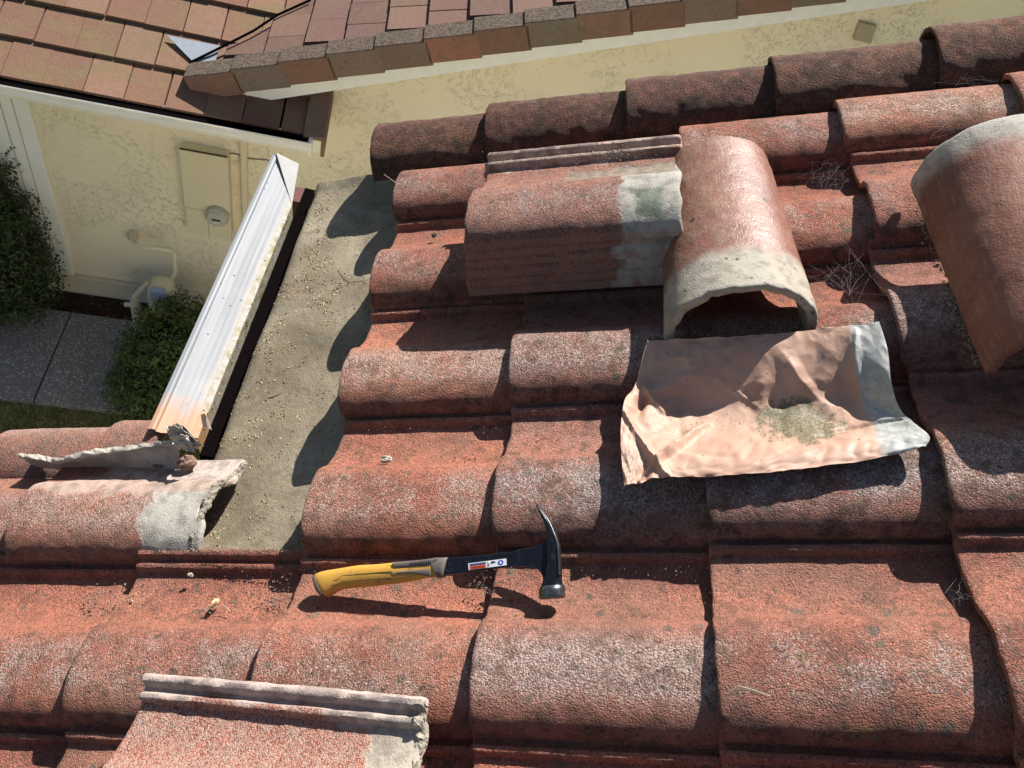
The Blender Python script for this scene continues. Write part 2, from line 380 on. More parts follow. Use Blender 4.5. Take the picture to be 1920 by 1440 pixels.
# rows: k -> (courses, phrase, index of the leftmost course in view)
ROWS = {
 -1: ((-2, 3), 'row cut off by the bottom of the photo'),
 0: ((-2, 3), 'row just below the yellow hammer'),
 1: ((0, 3), 'row just above the yellow hammer'),
 2: ((0, 3), 'row level with the pink metal flashing'),
 3: ((0, 3), 'row directly below the stack of loose tiles'),
 4: ((0, 4), 'row behind the stack of loose tiles'),
}
rr = random.Random(3)
OV = {}     # individual offsets (du, dv, dh)
OV[(3, 1)] = (-.004, 0, .010); OV[(3, 0)] = (-.002, 0, .012)
OV[(3, 2)] = (-.012, .004, .010); OV[(3, 3)] = (0, .004, .012); OV[(3, 4)] = (-.008, .003, .004); OV[(4, 4)] = (-.014, .003, .004)
for k, ((c0, c1), ph) in ROWS.items():
    for i in range(c0, c1 + 1):
        du, dv, dh = OV.get((i, k), (rr.uniform(-.004, .004), rr.uniform(-.0015, .0015), rr.uniform(0, .0015)))
        me = TILES[rr.randrange(5)]
        if (i, k) in ((3, 2), (2, 1), (1, 1), (3, 1), (1, 2), (4, 2)): me = T_grey[(i + k) % 2]
        if (i, k) == (2, 0): me = T_moss
        o = 'leftmost' if i == c0 else 'rightmost' if i == c1 else ORD[i - c0] + ' from the left'
        place(me, 'roof_tile', i * EXPO + du, k * ROWW + dv, dh, f'laid red S tile, {o} in the {ph}', 'roof tile', 'laid red S tiles of the roof', yaw=rr.uniform(-.006, .006))

# lower-left wing: same tiles carried on further down the slope
T_cut = tile_mesh('roof_tile', 8, L=.405, jag=.007, mat=M['tile_cut'], amp=.0014, vmax=.225, cut=lambda v: -.008 + .12 * max(0, v - .10) + .008 * math.sin(v * 50))
place(T_cut, 'roof_tile', -.612, ROWW + .004, .004, 'cut red S tile with a pale mortar end beside the bare underlayment', 'roof tile', 'laid red S tiles of the roof')
place(tile_mesh('roof_tile', 9, mat=M['tile_brown'], vmax=.225), 'roof_tile', -.612 - EXPO, ROWW + .010, -.004, 'brown S tile at the left photo edge, lower neighbour of the mortared cut tile', 'roof tile', 'laid red S tiles of the roof')

# barrel (half round) tiles
def barrel_mesh(name, seed, L, r0, r1, arc0, arc1, T, mat, hk=1.0, amp=.0012, chip=.002, holes=(), jag1=None):
    """axis along local y (0..L); radius r0 at y=0 to r1 at y=L; arc angles measured from the crest"""
    na, ny = 40, 44; ys = [0, .0015, .004, .008] + [.008 + (L - .016) * i / ny for i in range(1, ny)] + [L - .008, L - .004, L - .0015, L]
    V = []; off = Vector((seed * 2.3, seed, seed * .7))
    for side in (0, 1):
        for i, y in enumerate(ys):
            R = r0 + (r1 - r0) * y / L; e = min(i, len(ys) - 1 - i); rd = (.003, .0012, .0004, 0)[min(e, 3)]
            for j in range(na + 1):
                a = arc0 + (arc1 - arc0) * j / na
                q = Vector((math.sin(a) * R, y, math.cos(a) * R)) + off
                d = (mn.noise(q * 55) + mn.noise(q * 16) * 1.3) * amp + mn.noise(q * 5) * .002
                ye = y
                if i < 4: ye += mn.noise(Vector((a * 4, seed, 0))) * chip + mn.noise(Vector((a * 14, seed, 0))) * chip * .6
                if i > len(ys) - 5: ye += mn.noise(Vector((a * 4, seed, 5))) * chip
                r = R + (d - rd if side == 0 else -T + rd)
                V.append((math.sin(a) * r, ye, math.cos(a) * r * hk))
    nv = na + 1; n_ = len(ys); S = n_ * nv; F = []
    for i in range(n_ - 1):
        for j in range(na):
            a = i * nv + j; F.append((a, a + 1, a + nv + 1, a + nv)); F.append((S + a + nv, S + a + nv + 1, S + a + 1, S + a))
        a = i * nv; F.append((a, a + nv, S + a + nv, S + a)); a += na; F.append((S + a, S + a + nv, a + nv, a))
    for j in range(na):
        F.append((S + j, S + j + 1, j + 1, j)); a = (n_ - 1) * nv + j; F.append((a, a + 1, S + a + 1, S + a))
    me = bpy.data.meshes.new(name); me.from_pydata(V, [], F)
    for p in me.polygons: p.use_smooth = True
    me.materials.append(mat); me.set_sharp_from_angle(angle=math.radians(50)); me.update(); return me
# rake tiles: axis up the slope (local x), so bake a -90 degree turn into the mesh
def turned(me):
    me.transform(Matrix.Rotation(math.radians(-90), 4, 'Z')); return me       # y -> x,  x -> -y
RAKE = [turned(barrel_mesh('rake_tile', s, .41, .104, .100, -1.75, 1.42, .014, M['tile_rake'], hk=.86, amp=.0022)) for s in (21, 22, 23)]
RK = [(-.093, 1.416, .0), (.205, 1.414, .003), (.545, 1.414, .004), (.872, 1.404, .004), (1.200, 1.405, .010), (1.52, 1.41, .03)]
for i, (u, v, h) in enumerate(RK[:5]):
    o = 'lowest, at the eave' if i == 0 else 'topmost, at the right edge' if i == 4 else ORD[i] + ' up from the eave'
    place(RAKE[i % 3], 'rake_tile', u, v, h - .03, f'sooty half-round rake tile, {o}, on the far verge', 'rake tile', 'half-round tiles along the far verge', tilt=math.radians(4.0))
# rake tiles of the lower wing (far verge of it, seen from above)
RAKE2 = turned(barrel_mesh('rake_tile', 25, .41, .085, .082, -1.6, 1.5, .014, M['tile_brown'], hk=.8, amp=.0008))
RAKE3 = turned(barrel_mesh('rake_tile', 26, .125, .085, .082, -1.6, 1.5, .014, M['tile_brown'], hk=.8, amp=.0008))
for i, (u, lab) in enumerate(((-1.18, 'brown algae-stained verge tile at the left photo edge beside the lawn'), (-.835, 'brown verge tile in the middle below the shrub'), (-.54, 'brown verge tile tucked under the near end of the gutter'))):
    place(RAKE2 if i < 2 else RAKE3, 'rake_tile', u, .555, -.075, lab, 'rake tile', 'brown tiles along the lower verge', tilt=math.radians(3.5))

# ------------------------------------------------------------------ the roof we stand on
house = empty('house', rp(-.26, .9, -.3), 'tiled house roof in the foreground with bare grey underlayment along its eave', 'house')
hinv = Matrix.Translation(-house.location)
def hb(m, name, mat, **k): return m.build(name, mat, house, local=hinv, **k)
m = MB()                       # underlayment, wavy
us = [-.325 + .0115 * i for i in range(36)] + [.08 + .12 * i for i in range(20)]
vs = [(.285) + .0125 * i for i in range(93)]
def felt_h(u, v):
    h = -.088 + mn.noise(Vector((u * 4, v * 4, 0))) * .009 + mn.noise(Vector((u * 13, v * 11, 2))) * .0035 + mn.noise(Vector((u * 45, v * 45, 2))) * .0008
    h += .016 * math.exp(-((v - 1.03) / .05) ** 2) * max(0, 1 - abs(u + .02) / .15) * .5
    if u < -.309: h -= (-.309 - u) * 1.0
    h += .012 * math.exp(-((v - 1.44) / .03) ** 2)
    return h
def edge_u(u, v): 
    w = max(0, 1 - (u + .325) / .05); return u + w * (.003 * mn.noise(Vector((v * 9, 0, 0))) + (.06 * max(0, (v - 1.34)) if v > 1.34 else 0))
m.v = [tuple(rp(edge_u(u, v), v + (.0 if v < 1.3 else 0), felt_h(u, v))) for u in us for v in vs]
nv = len(vs); m.f = [(i * nv + j, (i + 1) * nv + j, (i + 1) * nv + j + 1, i * nv + j + 1) for i in range(len(us) - 1) for j in range(nv - 1)]; m.r = [.5] * len(m.f)
hb(m, 'underlayment', M['felt'], smooth=True)['label'] = 'grey-brown wavy underlayment strip strewn with seed husks'
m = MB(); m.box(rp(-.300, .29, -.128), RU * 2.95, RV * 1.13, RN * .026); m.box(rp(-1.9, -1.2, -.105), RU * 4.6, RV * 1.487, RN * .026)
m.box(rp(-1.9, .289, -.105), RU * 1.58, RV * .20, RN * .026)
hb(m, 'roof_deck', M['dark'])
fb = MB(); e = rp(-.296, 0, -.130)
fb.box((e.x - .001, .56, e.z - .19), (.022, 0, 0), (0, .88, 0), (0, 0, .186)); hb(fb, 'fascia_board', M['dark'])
fb = MB(); fb.box(rp(-.303, 1.425, -.31), RU * 3.0, RV * .02, RN * .19); 
o_ = hb(fb, 'barge_board', flat('barge_board_maroon', (.10, .035, .03), .8))
fb = MB(); fb.box(rp(-.303, 1.415, -.25) + Vector((-.165, 0, .0)), Vector((.15, 0, 0)), (0, .06, 0), (0, 0, .085)); hb(fb, 'rafter_tail', bpy.data.materials['barge_board_maroon'])
wb = MB(); wb.box((.05, -1.2, -4.5), (2.2, 0, 0), (0, 2.35, 0), (0, 0, 4.15)); hb(wb, 'wall', M['stucco'])
wb = MB(); wb.box((-1.35, -1.2, -4.5), (1.41, 0, 0), (0, 1.45, 0), (0, 0, 3.4)); hb(wb, 'wing_wall', M['stucco'])
# gutter: splayed front face, deep trough behind it
GV0, GV1 = .566, 1.483
def gut_mat():
    t = NT('gutter_aluminium_weathered'); O = t.tc.outputs['Object']; uvn = t.n.new('ShaderNodeUVMap'); x, y, z = t.xyz(uvn.outputs[0])
    n1 = t.noise(O, 9, 4, .6); n2 = t.noise(O, 60, 4); st = t.noise(t.scale(O, 90, 3, 90), 1, 3)
    c = t.ramp(st, [(.35, (.21, .222, .238)), (.65, (.27, .28, .295))])
    c = t.mix(t.math('MULTIPLY', t.sstep(n1, .5, .7), .5), c, (.29, .295, .295))
    mossk = t.math('MULTIPLY', t.sstep(t.math('ADD', x, t.math('MULTIPLY', n1, .5)), .99, 1.22), t.sstep(n2, .40, .60))
    c = t.mix(t.math('MULTIPLY', t.sstep(t.math('ADD', x, t.math('MULTIPLY', n1, .4)), .88, 1.05), .45), c, (.42, .35, .28))
    c = t.mix(mossk, c, t.mix(t.sstep(n1, .45, .6), (.16, .15, .045), (.27, .24, .17)))
    c = t.mix(t.math('MULTIPLY', t.sstep(t.math('SUBTRACT', y, t.math('MULTIPLY', n1, .16)), .03, -.03), .75), c, (.42, .21, .10))
    v = t.voro(O, 60); c = t.mix(t.math('MULTIPLY', t.sstep(v.outputs['Distance'], .2, .12), t.sstep(t.xyz(v.outputs['Color'])[0], .88, .9)), c, (.08, .07, .05))
    t.bump(n2, .0008, .6); return t.out(c, .62, .3, 0)
gx0, gz0, gx1, gz1 = -.333, -.112, -.238, -.150
cs = [(-.374, -.208, 0), (-.372, -.196, 0), (-.364, -.192, .02), (-.359, -.194, .05), (-.357, -.201, .08)]
for k, s in enumerate([.12, .14, .30, .315, .33, .47, .485, .50, .62, .635, .65, .80, .815, .83, .97, 1.0]):
    bmp = .0022 if s in (.14, .315, .485, .635, .815) else 0
    cs.append((-.357 + (.075) * s, -.201 - .027 * s + bmp * .25, s))
cs += [(-.280, -.250, 1.1), (-.278, -.32, 1.2), (-.250, -.35, 1.3), (-.200, -.35, 1.4)]
m = MB(); m.uv = []; NG = 70
for side in (0, 1):
    for i in range(NG + 1):
        f = i / NG
        for (x, z, s) in cs:
            end = GV1 - .0 if s <= .1 else GV1 - .085 * min(s, 1) * 1.6
            st_ = GV0 + (.02 * min(s, 1)) + (.014 * mn.noise(Vector((s * 5, 1, 1))) if s > .2 else 0)
            y = st_ + (end - st_) * f
            w = mn.noise(Vector((y * 6, s * 2, 0))) * .0012
            m.v.append((x + (0 if side == 0 else -.0008), y, z + w - (0 if side == 0 else .0016))); m.uv.append((min(s, 1.0), f))
nc = len(cs); S = (NG + 1) * nc
for i in range(NG):
    for j in range(nc - 1):
        a = i * nc + j; m.f.append((a, a + 1, a + nc + 1, a + nc)); m.f.append((S + a + nc, S + a + nc + 1, S + a + 1, S + a))
for j in range(nc - 1):
    m.f.append((S + j, S + j + 1, j + 1, j)); a = NG * nc + j; m.f.append((a, a + 1, S + a + 1, S + a))
m.r = [.5] * len(m.f)
gut = hb(m, 'gutter', gut_mat(), smooth=True, autos=25); gut['label'] = 'weathered white aluminium gutter with mossy inner edge'
m = MB()                        # far end of the gutter, folded end cap
A = Vector((-.362, 1.485, -.186)); B = Vector((-.282, 1.345, -.228)); Cc = Vector((-.300, 1.486, -.205))
m.add([A, B, Cc, A + Vector((0, 0, -.006)), B + Vector((0, 0, -.006)), Cc + Vector((0, 0, -.006))], [(0, 1, 2), (5, 4, 3), (0, 2, 5, 3), (2, 1, 4, 5), (1, 0, 3, 4)])
m.build('end_cap', flat('gutter_end_aluminium', (.27, .27, .26), .6, .3, 0), gut, local=hinv)
m = MB(); m.box((-.2775, GV0 + .01, -.31), (.06, 0, 0), (0, .9, 0), (0, 0, .035)); m.build('trough_shade_fill', M['dark'], gut, local=hinv)  # added black box, paints the shade of the gap behind the gutter face
# lumps of dry moss along the inner edge of the gutter: uncountable crumbs
m = MB(); q = random.Random(5)
for i in range(900):
    y = GV0 + .03 + (GV1 - .20 - GV0) * q.random(); cl = mn.noise(Vector((y * 9, 0, 0)))
    if q.random() > .45 + cl: continue
    x = -.284 + q.gauss(0, .005); z = -.232 + q.uniform(-.012, .004); s = q.uniform(.0012, .0042); m.cur = q.random()
    a = [Vector((q.uniform(-1, 1), q.uniform(-1, 1), q.uniform(-1, 1))) * s for _ in range(4)]
    p = Vector((x, y, z)); m.add([p + t_ for t_ in a], [(0, 1, 2), (0, 2, 3), (0, 3, 1), (1, 3, 2)])
def crumb_mat(name, stops):
    t = NT(name); return t.out(t.ramp(t.attr('rnd'), stops), .9, .2)
M['moss_crumb'] = crumb_mat('moss_crumbs', [(0, (.05, .04, .025)), (.5, (.22, .20, .06)), (1, (.36, .31, .16))])
tag(m.build('moss_crumbs', M['moss_crumb']), 'dry moss crumbs along the inner edge of the white gutter', 'moss', kind='stuff')
m = MB(); q = random.Random(6)
# seed husks and grit on the underlayment
def dens(u, v):
    d = .16
    d += 1.5 * math.exp(-((u + .275 - .03 * math.sin(v * 7)) / .022) ** 2) * (1 if v > .75 else .35)
    d += 1.0 * math.exp(-(((u + .21) / .05) ** 2 + ((v - 1.10) / .10) ** 2))
    d += 1.1 * math.exp(-(((u + .14) / .035) ** 2 + ((v - .98) / .05) ** 2)) + .8 * math.exp(-(((u + .2) / .04) ** 2 + ((v - .66) / .06) ** 2))
    d += .9 * math.exp(-(((u + .235) / .02) ** 2 + ((v - .37) / .05) ** 2))
    return d * max(.03, 2.4 * mn.noise(Vector((u * 22, v * 16, 0))) + .45 + 1.2 * mn.noise(Vector((u * 60, v * 60, 4))))
n_ = 0
while n_ < 3600:
    u = q.uniform(-.318, .02); v = q.uniform(.30, 1.42)
    if q.random() > dens(u, v): continue
    n_ += 1; s = q.choice([.0006, .0008, .001, .0013, .0019]); p = rp(u, v, felt_h(u, v) + s * .4); m.cur = q.random()
    a = q.uniform(0, 6.28); dx = (RU * math.cos(a) + RV * math.sin(a)) * s * 1.7; dy = (RV * math.cos(a) - RU * math.sin(a)) * s * .7; dz = RN * s * q.uniform(.5, 1.0)
    m.add([p - dx, p - dy, p + dx, p + dy, p + dz], [(0, 1, 4), (1, 2, 4), (2, 3, 4), (3, 0, 4), (3, 2, 1, 0)])
M['husk'] = crumb_mat('seed_husks', [(0, (.10, .08, .05)), (.35, (.27, .19, .10)), (.7, (.46, .33, .18)), (1, (.62, .48, .30))])
tag(m.build('seed_husks', M['husk']), 'tan seed husks and grit scattered over the underlayment', 'debris', kind='stuff')

# ------------------------------------------------------------------ sheet metal from a control grid (photo point + height above the roof plane)
def catmull(P, t):
    n = len(P) - 1; x = t * n; i = min(int(x), n - 1); f = x - i
    g = lambda k: P[max(0, min(n, k))]
    a, b, c, d = g(i - 1), g(i), g(i + 1), g(i + 2)
    return (b * 2 + (c - a) * f + (a * 2 - b * 5 + c * 4 - d) * f * f + (b * 3 - a - c * 3 + d) * f ** 3) * .5
def sheet(name, rows, mat, nu, nw, thick, fn=None, parent=None):
    P = [[Vector(onroof(*c)) for c in r] for r in rows]; m = MB(); m.uv = []
    for side in (0, 1):
        for j in range(nw + 1):
            t = j / nw; col = [catmull([r[i] for r in P], t) for i in range(len(P[0]))]
            for i in range(nu + 1):
                s = i / nu; p = catmull(col, s)
                h = p.z + (fn(s, t, p) if fn else 0) - (thick if side else 0)
                m.v.append(tuple(rp(p.x, p.y, h))); m.uv.append((s, t))
    N = nu + 1; S = (nw + 1) * N
    for j in range(nw):
        for i in range(nu):
            a = j * N + i; m.f.append((a, a + N, a + N + 1, a + 1)); m.f.append((S + a + 1, S + a + N + 1, S + a + N, S + a))
    for i in range(nu):
        m.f.append((i, i + 1, S + i + 1, S + i)); a = nw * N + i; m.f.append((a + 1, a, S + a, S + a + 1))
    for j in range(nw):
        a = j * N; m.f.append((a + N, a, S + a, S + a + N)); a += nu; m.f.append((a, a + N, S + a + N, S + a))
    m.r = [.5] * len(m.f)
    return m.build(name, mat, parent, smooth=True, autos=60)
def flash_mat():
    t = NT('flashing_painted_pink'); uvn = t.n.new('ShaderNodeUVMap'); UV = uvn.outputs[0]; x, y, z = t.xyz(UV)
    P = t.scale(UV, .5, .28, 1)
    n1 = t.noise(P, 12, 4, .6); n2 = t.noise(P, 70, 4, .65); n3 = t.noise(P, 240, 3, .7)
    c = t.ramp(n1, [(.3, (.35, .20, .145)), (.5, (.40, .245, .178)), (.7, (.44, .295, .22))])
    g = t.sstep(t.math('ADD', t.math('ADD', x, t.math('MULTIPLY', y, -.02)), t.math('MULTIPLY', t.math('SUBTRACT', n1, .5), .10)), .815, .845)
    c = t.mix(g, c, t.mix(t.sstep(n2, .4, .6), (.28, .285, .27), (.36, .365, .34)))
    def blob(cx, cy, sx, sy):
        dx = t.math('DIVIDE', t.math('SUBTRACT', x, cx), sx); dy = t.math('DIVIDE', t.math('SUBTRACT', y, cy), sy)
        return t.math('SQRT', t.math('ADD', t.math('MULTIPLY', dx, dx), t.math('MULTIPLY', dy, dy)))
    d1 = t.math('ADD', blob(.60, .60, .13, .15), t.math('MULTIPLY', t.math('SUBTRACT', n1, .5), 2.2))
    d1 = t.math('ADD', d1, t.math('MULTIPLY', t.math('SUBTRACT', n2, .5), 1.8))
    c = t.mix(t.math('MULTIPLY', t.sstep(t.math('ADD', d1, t.math('MULTIPLY', n3, .8)), 1.6, 1.05), .9), c, t.mix(t.sstep(n3, .4, .6), (.055, .06, .025), (.17, .15, .09)))
    d2 = t.math('ADD', blob(.27, .62, .20, .12), t.math('MULTIPLY', t.math('SUBTRACT', n2, .5), 3.5))
    c = t.mix(t.math('MULTIPLY', t.math('MULTIPLY', t.sstep(d2, 1.2, .5), t.sstep(n3, .48, .6)), .7), c, (.24, .17, .12))
    d3 = t.math('ADD', blob(.04, .90, .07, .12), t.math('MULTIPLY', t.math('SUBTRACT', n2, .5), 2.5))
    c = t.mix(t.math('MULTIPLY', t.math('MULTIPLY', t.sstep(d3, 1.1, .5), t.sstep(n3, .42, .6)), .8), c, (.10, .075, .055))
    v = t.voro(P, 140); k = t.math('MULTIPLY', t.sstep(v.outputs['Distance'], .3, .15), t.sstep(t.xyz(v.outputs['Color'])[0], .86, .9))
    k = t.math('MULTIPLY', k, t.sstep(n1, .42, .55)); c = t.mix(t.math('MULTIPLY', k, .85), c, (.07, .05, .04))
    t.bump(t.math('ADD', n1, t.math('MULTIPLY', n2, .25)), .0025, .7)
    return t.out(c, .58, .4)
FR = [
 [(1214, 641, .050), (1300, 637, .056), (1400, 630, .058), (1500, 622, .058), (1580, 613, .060), (1648, 604, .066)],
 [(1206, 672, .040), (1300, 672, .046), (1400, 667, .047), (1500, 662, .048), (1586, 655, .048), (1664, 655, .060)],
 [(1192, 722, .030), (1285, 722, .026), (1395, 715, .026), (1490, 715, .026), (1590, 708, .024), (1671, 718, .046)],
 [(1172, 752, .044), (1270, 765, .006), (1390, 762, .004), (1490, 762, .002), (1600, 760, .004), (1686, 765, .030)],
 [(1165, 795, .052), (1262, 812, .018), (1385, 812, .012), (1495, 808, .010), (1612, 800, .012), (1712, 792, .034)],
 [(1165, 850, .054), (1255, 858, .048), (1370, 856, .050), (1500, 848, .046), (1620, 835, .040), (1742, 820, .044)],
 [(1171, 913, .054), (1240, 897, .056), (1350, 893, .055), (1475, 884, .050), (1620, 864, .044), (1735, 838, .046)],
]
def crk(s, t, p):
    h = mn.noise(Vector((s * 5, t * 4, 3))) * .004 + abs(mn.noise(Vector((s * 9, t * 6, 7)))) * .004
    h += .009 * max(0, 1 - abs((s - .60) - (t - .30) * .5) / .05) * math.exp(-((t - .33) / .16) ** 2)           # pinched crease
    h += .008 * math.exp(-((s - .47) / .03) ** 2 - ((t - .42) / .10) ** 2)
    h += .011 * max(0, 1 - abs((s - .20) + (t - .80) * .55) / .035) * math.exp(-((t - .78) / .10) ** 2)
    h -= .016 * math.exp(-((s - .11) / .035) ** 2 - ((t - .90) / .10) ** 2)
    h -= .018 * math.exp(-((s - .075) / .02) ** 2) * math.exp(-((t - .50) / .09) ** 2)
    h += .006 * max(0, 1 - abs(s - .84) / .03) * math.exp(-((t - .30) / .16) ** 2)
    h += .005 * abs(mn.noise(Vector((s * 22, t * 12, 1)))) * max(0, t - .55) * 2
    w = 1.0 + 1.6 * math.exp(-((s - .10) / .16) ** 2)
    h += (.3 - abs(mn.noise(Vector((s * 7 + 9, t * 6, 11))))) * .0042 * w + (.3 - abs(mn.noise(Vector((s * 17, t * 11 + 5, 4))))) * .0020 * w
    for (a, b, c, e, am, wd) in ((.02, .60, .22, .98, .010, .022), (.10, .98, .30, .62, .008, .020), (.16, .55, .06, .36, .009, .018), (.30, .30, .46, .52, .0025, .02), (.86, .05, .80, .40, .003, .02), (.66, .72, .95, .62, -.005, .02), (.22, .78, .40, .84, -.003, .022)):
        dx, dy = c - a, e - b; l2 = dx * dx + dy * dy; f = max(0, min(1, ((s - a) * dx + (t - b) * dy) / l2)); d = math.hypot(s - a - dx * f, (t - b - dy * f) * .7)
        h += am * max(0, 1 - d / wd) ** 1.3
    return h
tag(sheet('metal_flashing', FR, flash_mat(), 190, 130, .0009, crk), 'crumpled pink painted metal flashing sheet with grey right end and moss stain', 'flashing')
def lead_mat():
    t = NT('lead_flashing_grey'); O = t.tc.outputs['Object']; n1 = t.noise(O, 18, 4); n2 = t.noise(O, 90, 4)
    c = t.ramp(n1, [(.3, (.24, .21, .18)), (.6, (.40, .36, .31))]); c = t.mix(t.math('MULTIPLY', t.sstep(n2, .5, .7), .5), c, (.22, .18, .15)); t.bump(n2, .0015, .8); return t.out(c, .6, .4, .1)
LEAD = lead_mat()
LR = [
 [(40, 851, .026), (75, 853, .022), (110, 858, .024), (160, 845, .028), (215, 838, .026), (270, 832, .028), (318, 826, .030), (344, 829, .030)],
 [(36, 858, .024), (72, 862, .028), (108, 868, .020), (162, 855, .028), (215, 849, .026), (270, 840, .028), (318, 834, .030), (338, 838, .030)],
 [(46, 861, .006), (76, 866, .004), (112, 871, .002), (164, 861, .006), (216, 852, .006), (270, 846, .008), (316, 842, .010), (336, 846, .008)],
 [(58, 872, -.026), (80, 877, -.028), (118, 880, -.028), (168, 879, -.030), (220, 879, -.032), (272, 880, -.032), (316, 881, -.032), (334, 880, -.032)],
]
def ck2(s, t, p): return (mn.noise(Vector((s * 26, t * 3, 3))) * .006 + abs(mn.noise(Vector((s * 60, t * 4, 9)))) * .004) * (1 - .6 * t)
tag(sheet('metal_flashing', LR, LEAD, 140, 26, .0012, ck2), 'crumpled grey lead flashing strip on the cut mortared tile', 'flashing')
SR = [[(312, 800, .05), (335, 795, .058), (352, 806, .055)], [(318, 822, .04), (344, 815, .058), (366, 824, .05)], [(338, 838, .03), (356, 846, .035), (378, 832, .03)]]
tag(sheet('metal_scrap', SR, LEAD, 24, 24, .0012, lambda s, t, p: mn.noise(Vector((s * 6, t * 6, 31))) * .022), 'torn curled grey metal scrap at the near end of the gutter', 'metal scrap')
SR = [[(376, 778, .0), (384, 776, .02), (392, 790, .0)], [(380, 800, -.01), (388, 800, .0), (397, 806, -.02)]]
tag(sheet('metal_tab', SR, LEAD, 10, 10, .001, None), 'small grey metal tab sticking up in the gutter gap', 'metal tab')

# ------------------------------------------------------------------ stack of loose S tiles
SM = [tile_mesh('loose_tile', 41, L=.400, mat=M['tile_stack']), tile_mesh('loose_tile', 42, L=.400, mat=M['tile_stack'], jag=.002)]
SH = .026
for i in range(6):
    top = i == 5
    lab = ('dusty S tile with a pale mortar end, topmost of the loose stack' if top else
           'bottom S tile of the loose stack, resting on the laid tiles' if i == 0 else f'{ORD[i]} S tile from the bottom of the loose stack')
    q = random.Random(i + 40)
    place(SM[i % 2], 'loose_tile', .262 + (.0 if top else -.0045 * (5 - i) + q.uniform(-.002, .002)), .834 + (.0 if top else -.0045 * (5 - i) + q.uniform(-.002, .002)), .046 + i * .0195, lab, 'loose tile',
          'stack of loose S tiles', yaw=math.radians(-1.2 if top else q.uniform(-1.2, .2)), tilt=-math.radians(1.0))
# single loose tile at the bottom of the photo
def loose_end(v): return .0
TL = tile_mesh('loose_tile', 13, L=.445, jag=.004, mat=M['tile_loose'], amp=.0012)
place(TL, 'loose_tile', -.178, -.247, .078, 'single dusty S tile lying loose at the bottom photo edge, ribs uppermost', 'loose tile', yaw=math.radians(-3.2), tilt=-math.radians(2.0))

def crust(par, x0, v0, v1, rad, seed, mat, slope=0.0):
    m = MB(); P = [p for p in prof() if v0 <= p[0] <= v1]; k = 14; vs = []; n = 0; Q = []
    for a, b in zip(P, P[1:]):
        st = max(1, int(math.hypot(b[0] - a[0], b[1] - a[1]) / .0022))
        Q += [(a[0] + (b[0] - a[0]) * f / st, a[1] + (b[1] - a[1]) * f / st) for f in range(st)]
    for i, (v, h) in enumerate(Q):
        e = min(1, min(i, len(Q) - 1 - i) / 5 + .15)
        for j in range(k):
            w = 6.2832 * j / k; c, sn_ = math.cos(w), math.sin(w); q_ = Vector((c * .3, sn_ * .3, v * 28)) + Vector((seed, 0, 0))
            r = rad * e * (1 + .9 * mn.noise(q_ * 1.6) + .5 * mn.noise(q_ * 5) + .25 * mn.noise(q_ * 13))
            vs.append((x0 + slope * v + c * r * .9, v, h - .006 - .024 * x0 / EXPO + sn_ * r * .95))
    N = len(Q); m.add(vs, [(i * k + j, i * k + (j + 1) % k, (i + 1) * k + (j + 1) % k, (i + 1) * k + j) for i in range(N - 1) for j in range(k)] + [tuple(range(k))[::-1], tuple((N - 1) * k + j for j in range(k))])
    return m.build('mortar_crust', mat, par)
def crust_mat():
    t = NT('mortar_crust_pale'); O = t.tc.outputs['Object']; n = t.noise(O, 45, 5, .7); n2 = t.noise(O, 240, 3)
    c = t.ramp(n, [(.32, (.13, .11, .085)), (.5, (.27, .24, .19)), (.68, (.40, .36, .29))]); c = t.mix(t.sstep(n2, .6, .68), c, (.06, .05, .04)); t.bump(t.math('ADD', n, n2), .004, 1); return t.out(c, .95, .1)
M['crust'] = crust_mat()
for o_ in list(COL.objects):
    if o_.name.startswith('loose_tile') and 'bottom photo edge' in o_.get('label', ''): crust(o_, .438, .10, .302, .0085, 3, M['crust'])
    if 'pale mortar end beside' in o_.get('label', ''): crust(o_, .388, .0, .222, .0075, 9, M['crust'], .085)
# ------------------------------------------------------------------ loose half-round ridge tiles
rm1 = barrel_mesh('ridge_tile', 31, .455, .126, .106, -1.58, 1.82, .019, ridge_mat('ridge_tile_glossy_brown', (.115, .075, (.32, .29, .235)), 3.1, True), hk=.80, chip=.007)
place(rm1, 'ridge_tile', .744, .640, .046, 'upright half-round ridge tile with open dark mouth, right of the tile stack', 'ridge tile', yaw=math.radians(2), roll=math.radians(-1.8))
rm2 = barrel_mesh('ridge_tile', 33, .44, .125, .140, -1.45, 1.42, .017, ridge_mat('ridge_tile_red_dusty', (.36, .42, (.38, .36, .32)), 7.7, False), hk=.95, chip=.008)
place(rm2, 'ridge_tile', 1.200, .492, .052, 'big smooth red ridge tile with pale mortar rim at the right photo edge', 'ridge tile', yaw=math.radians(0), roll=math.radians(0))

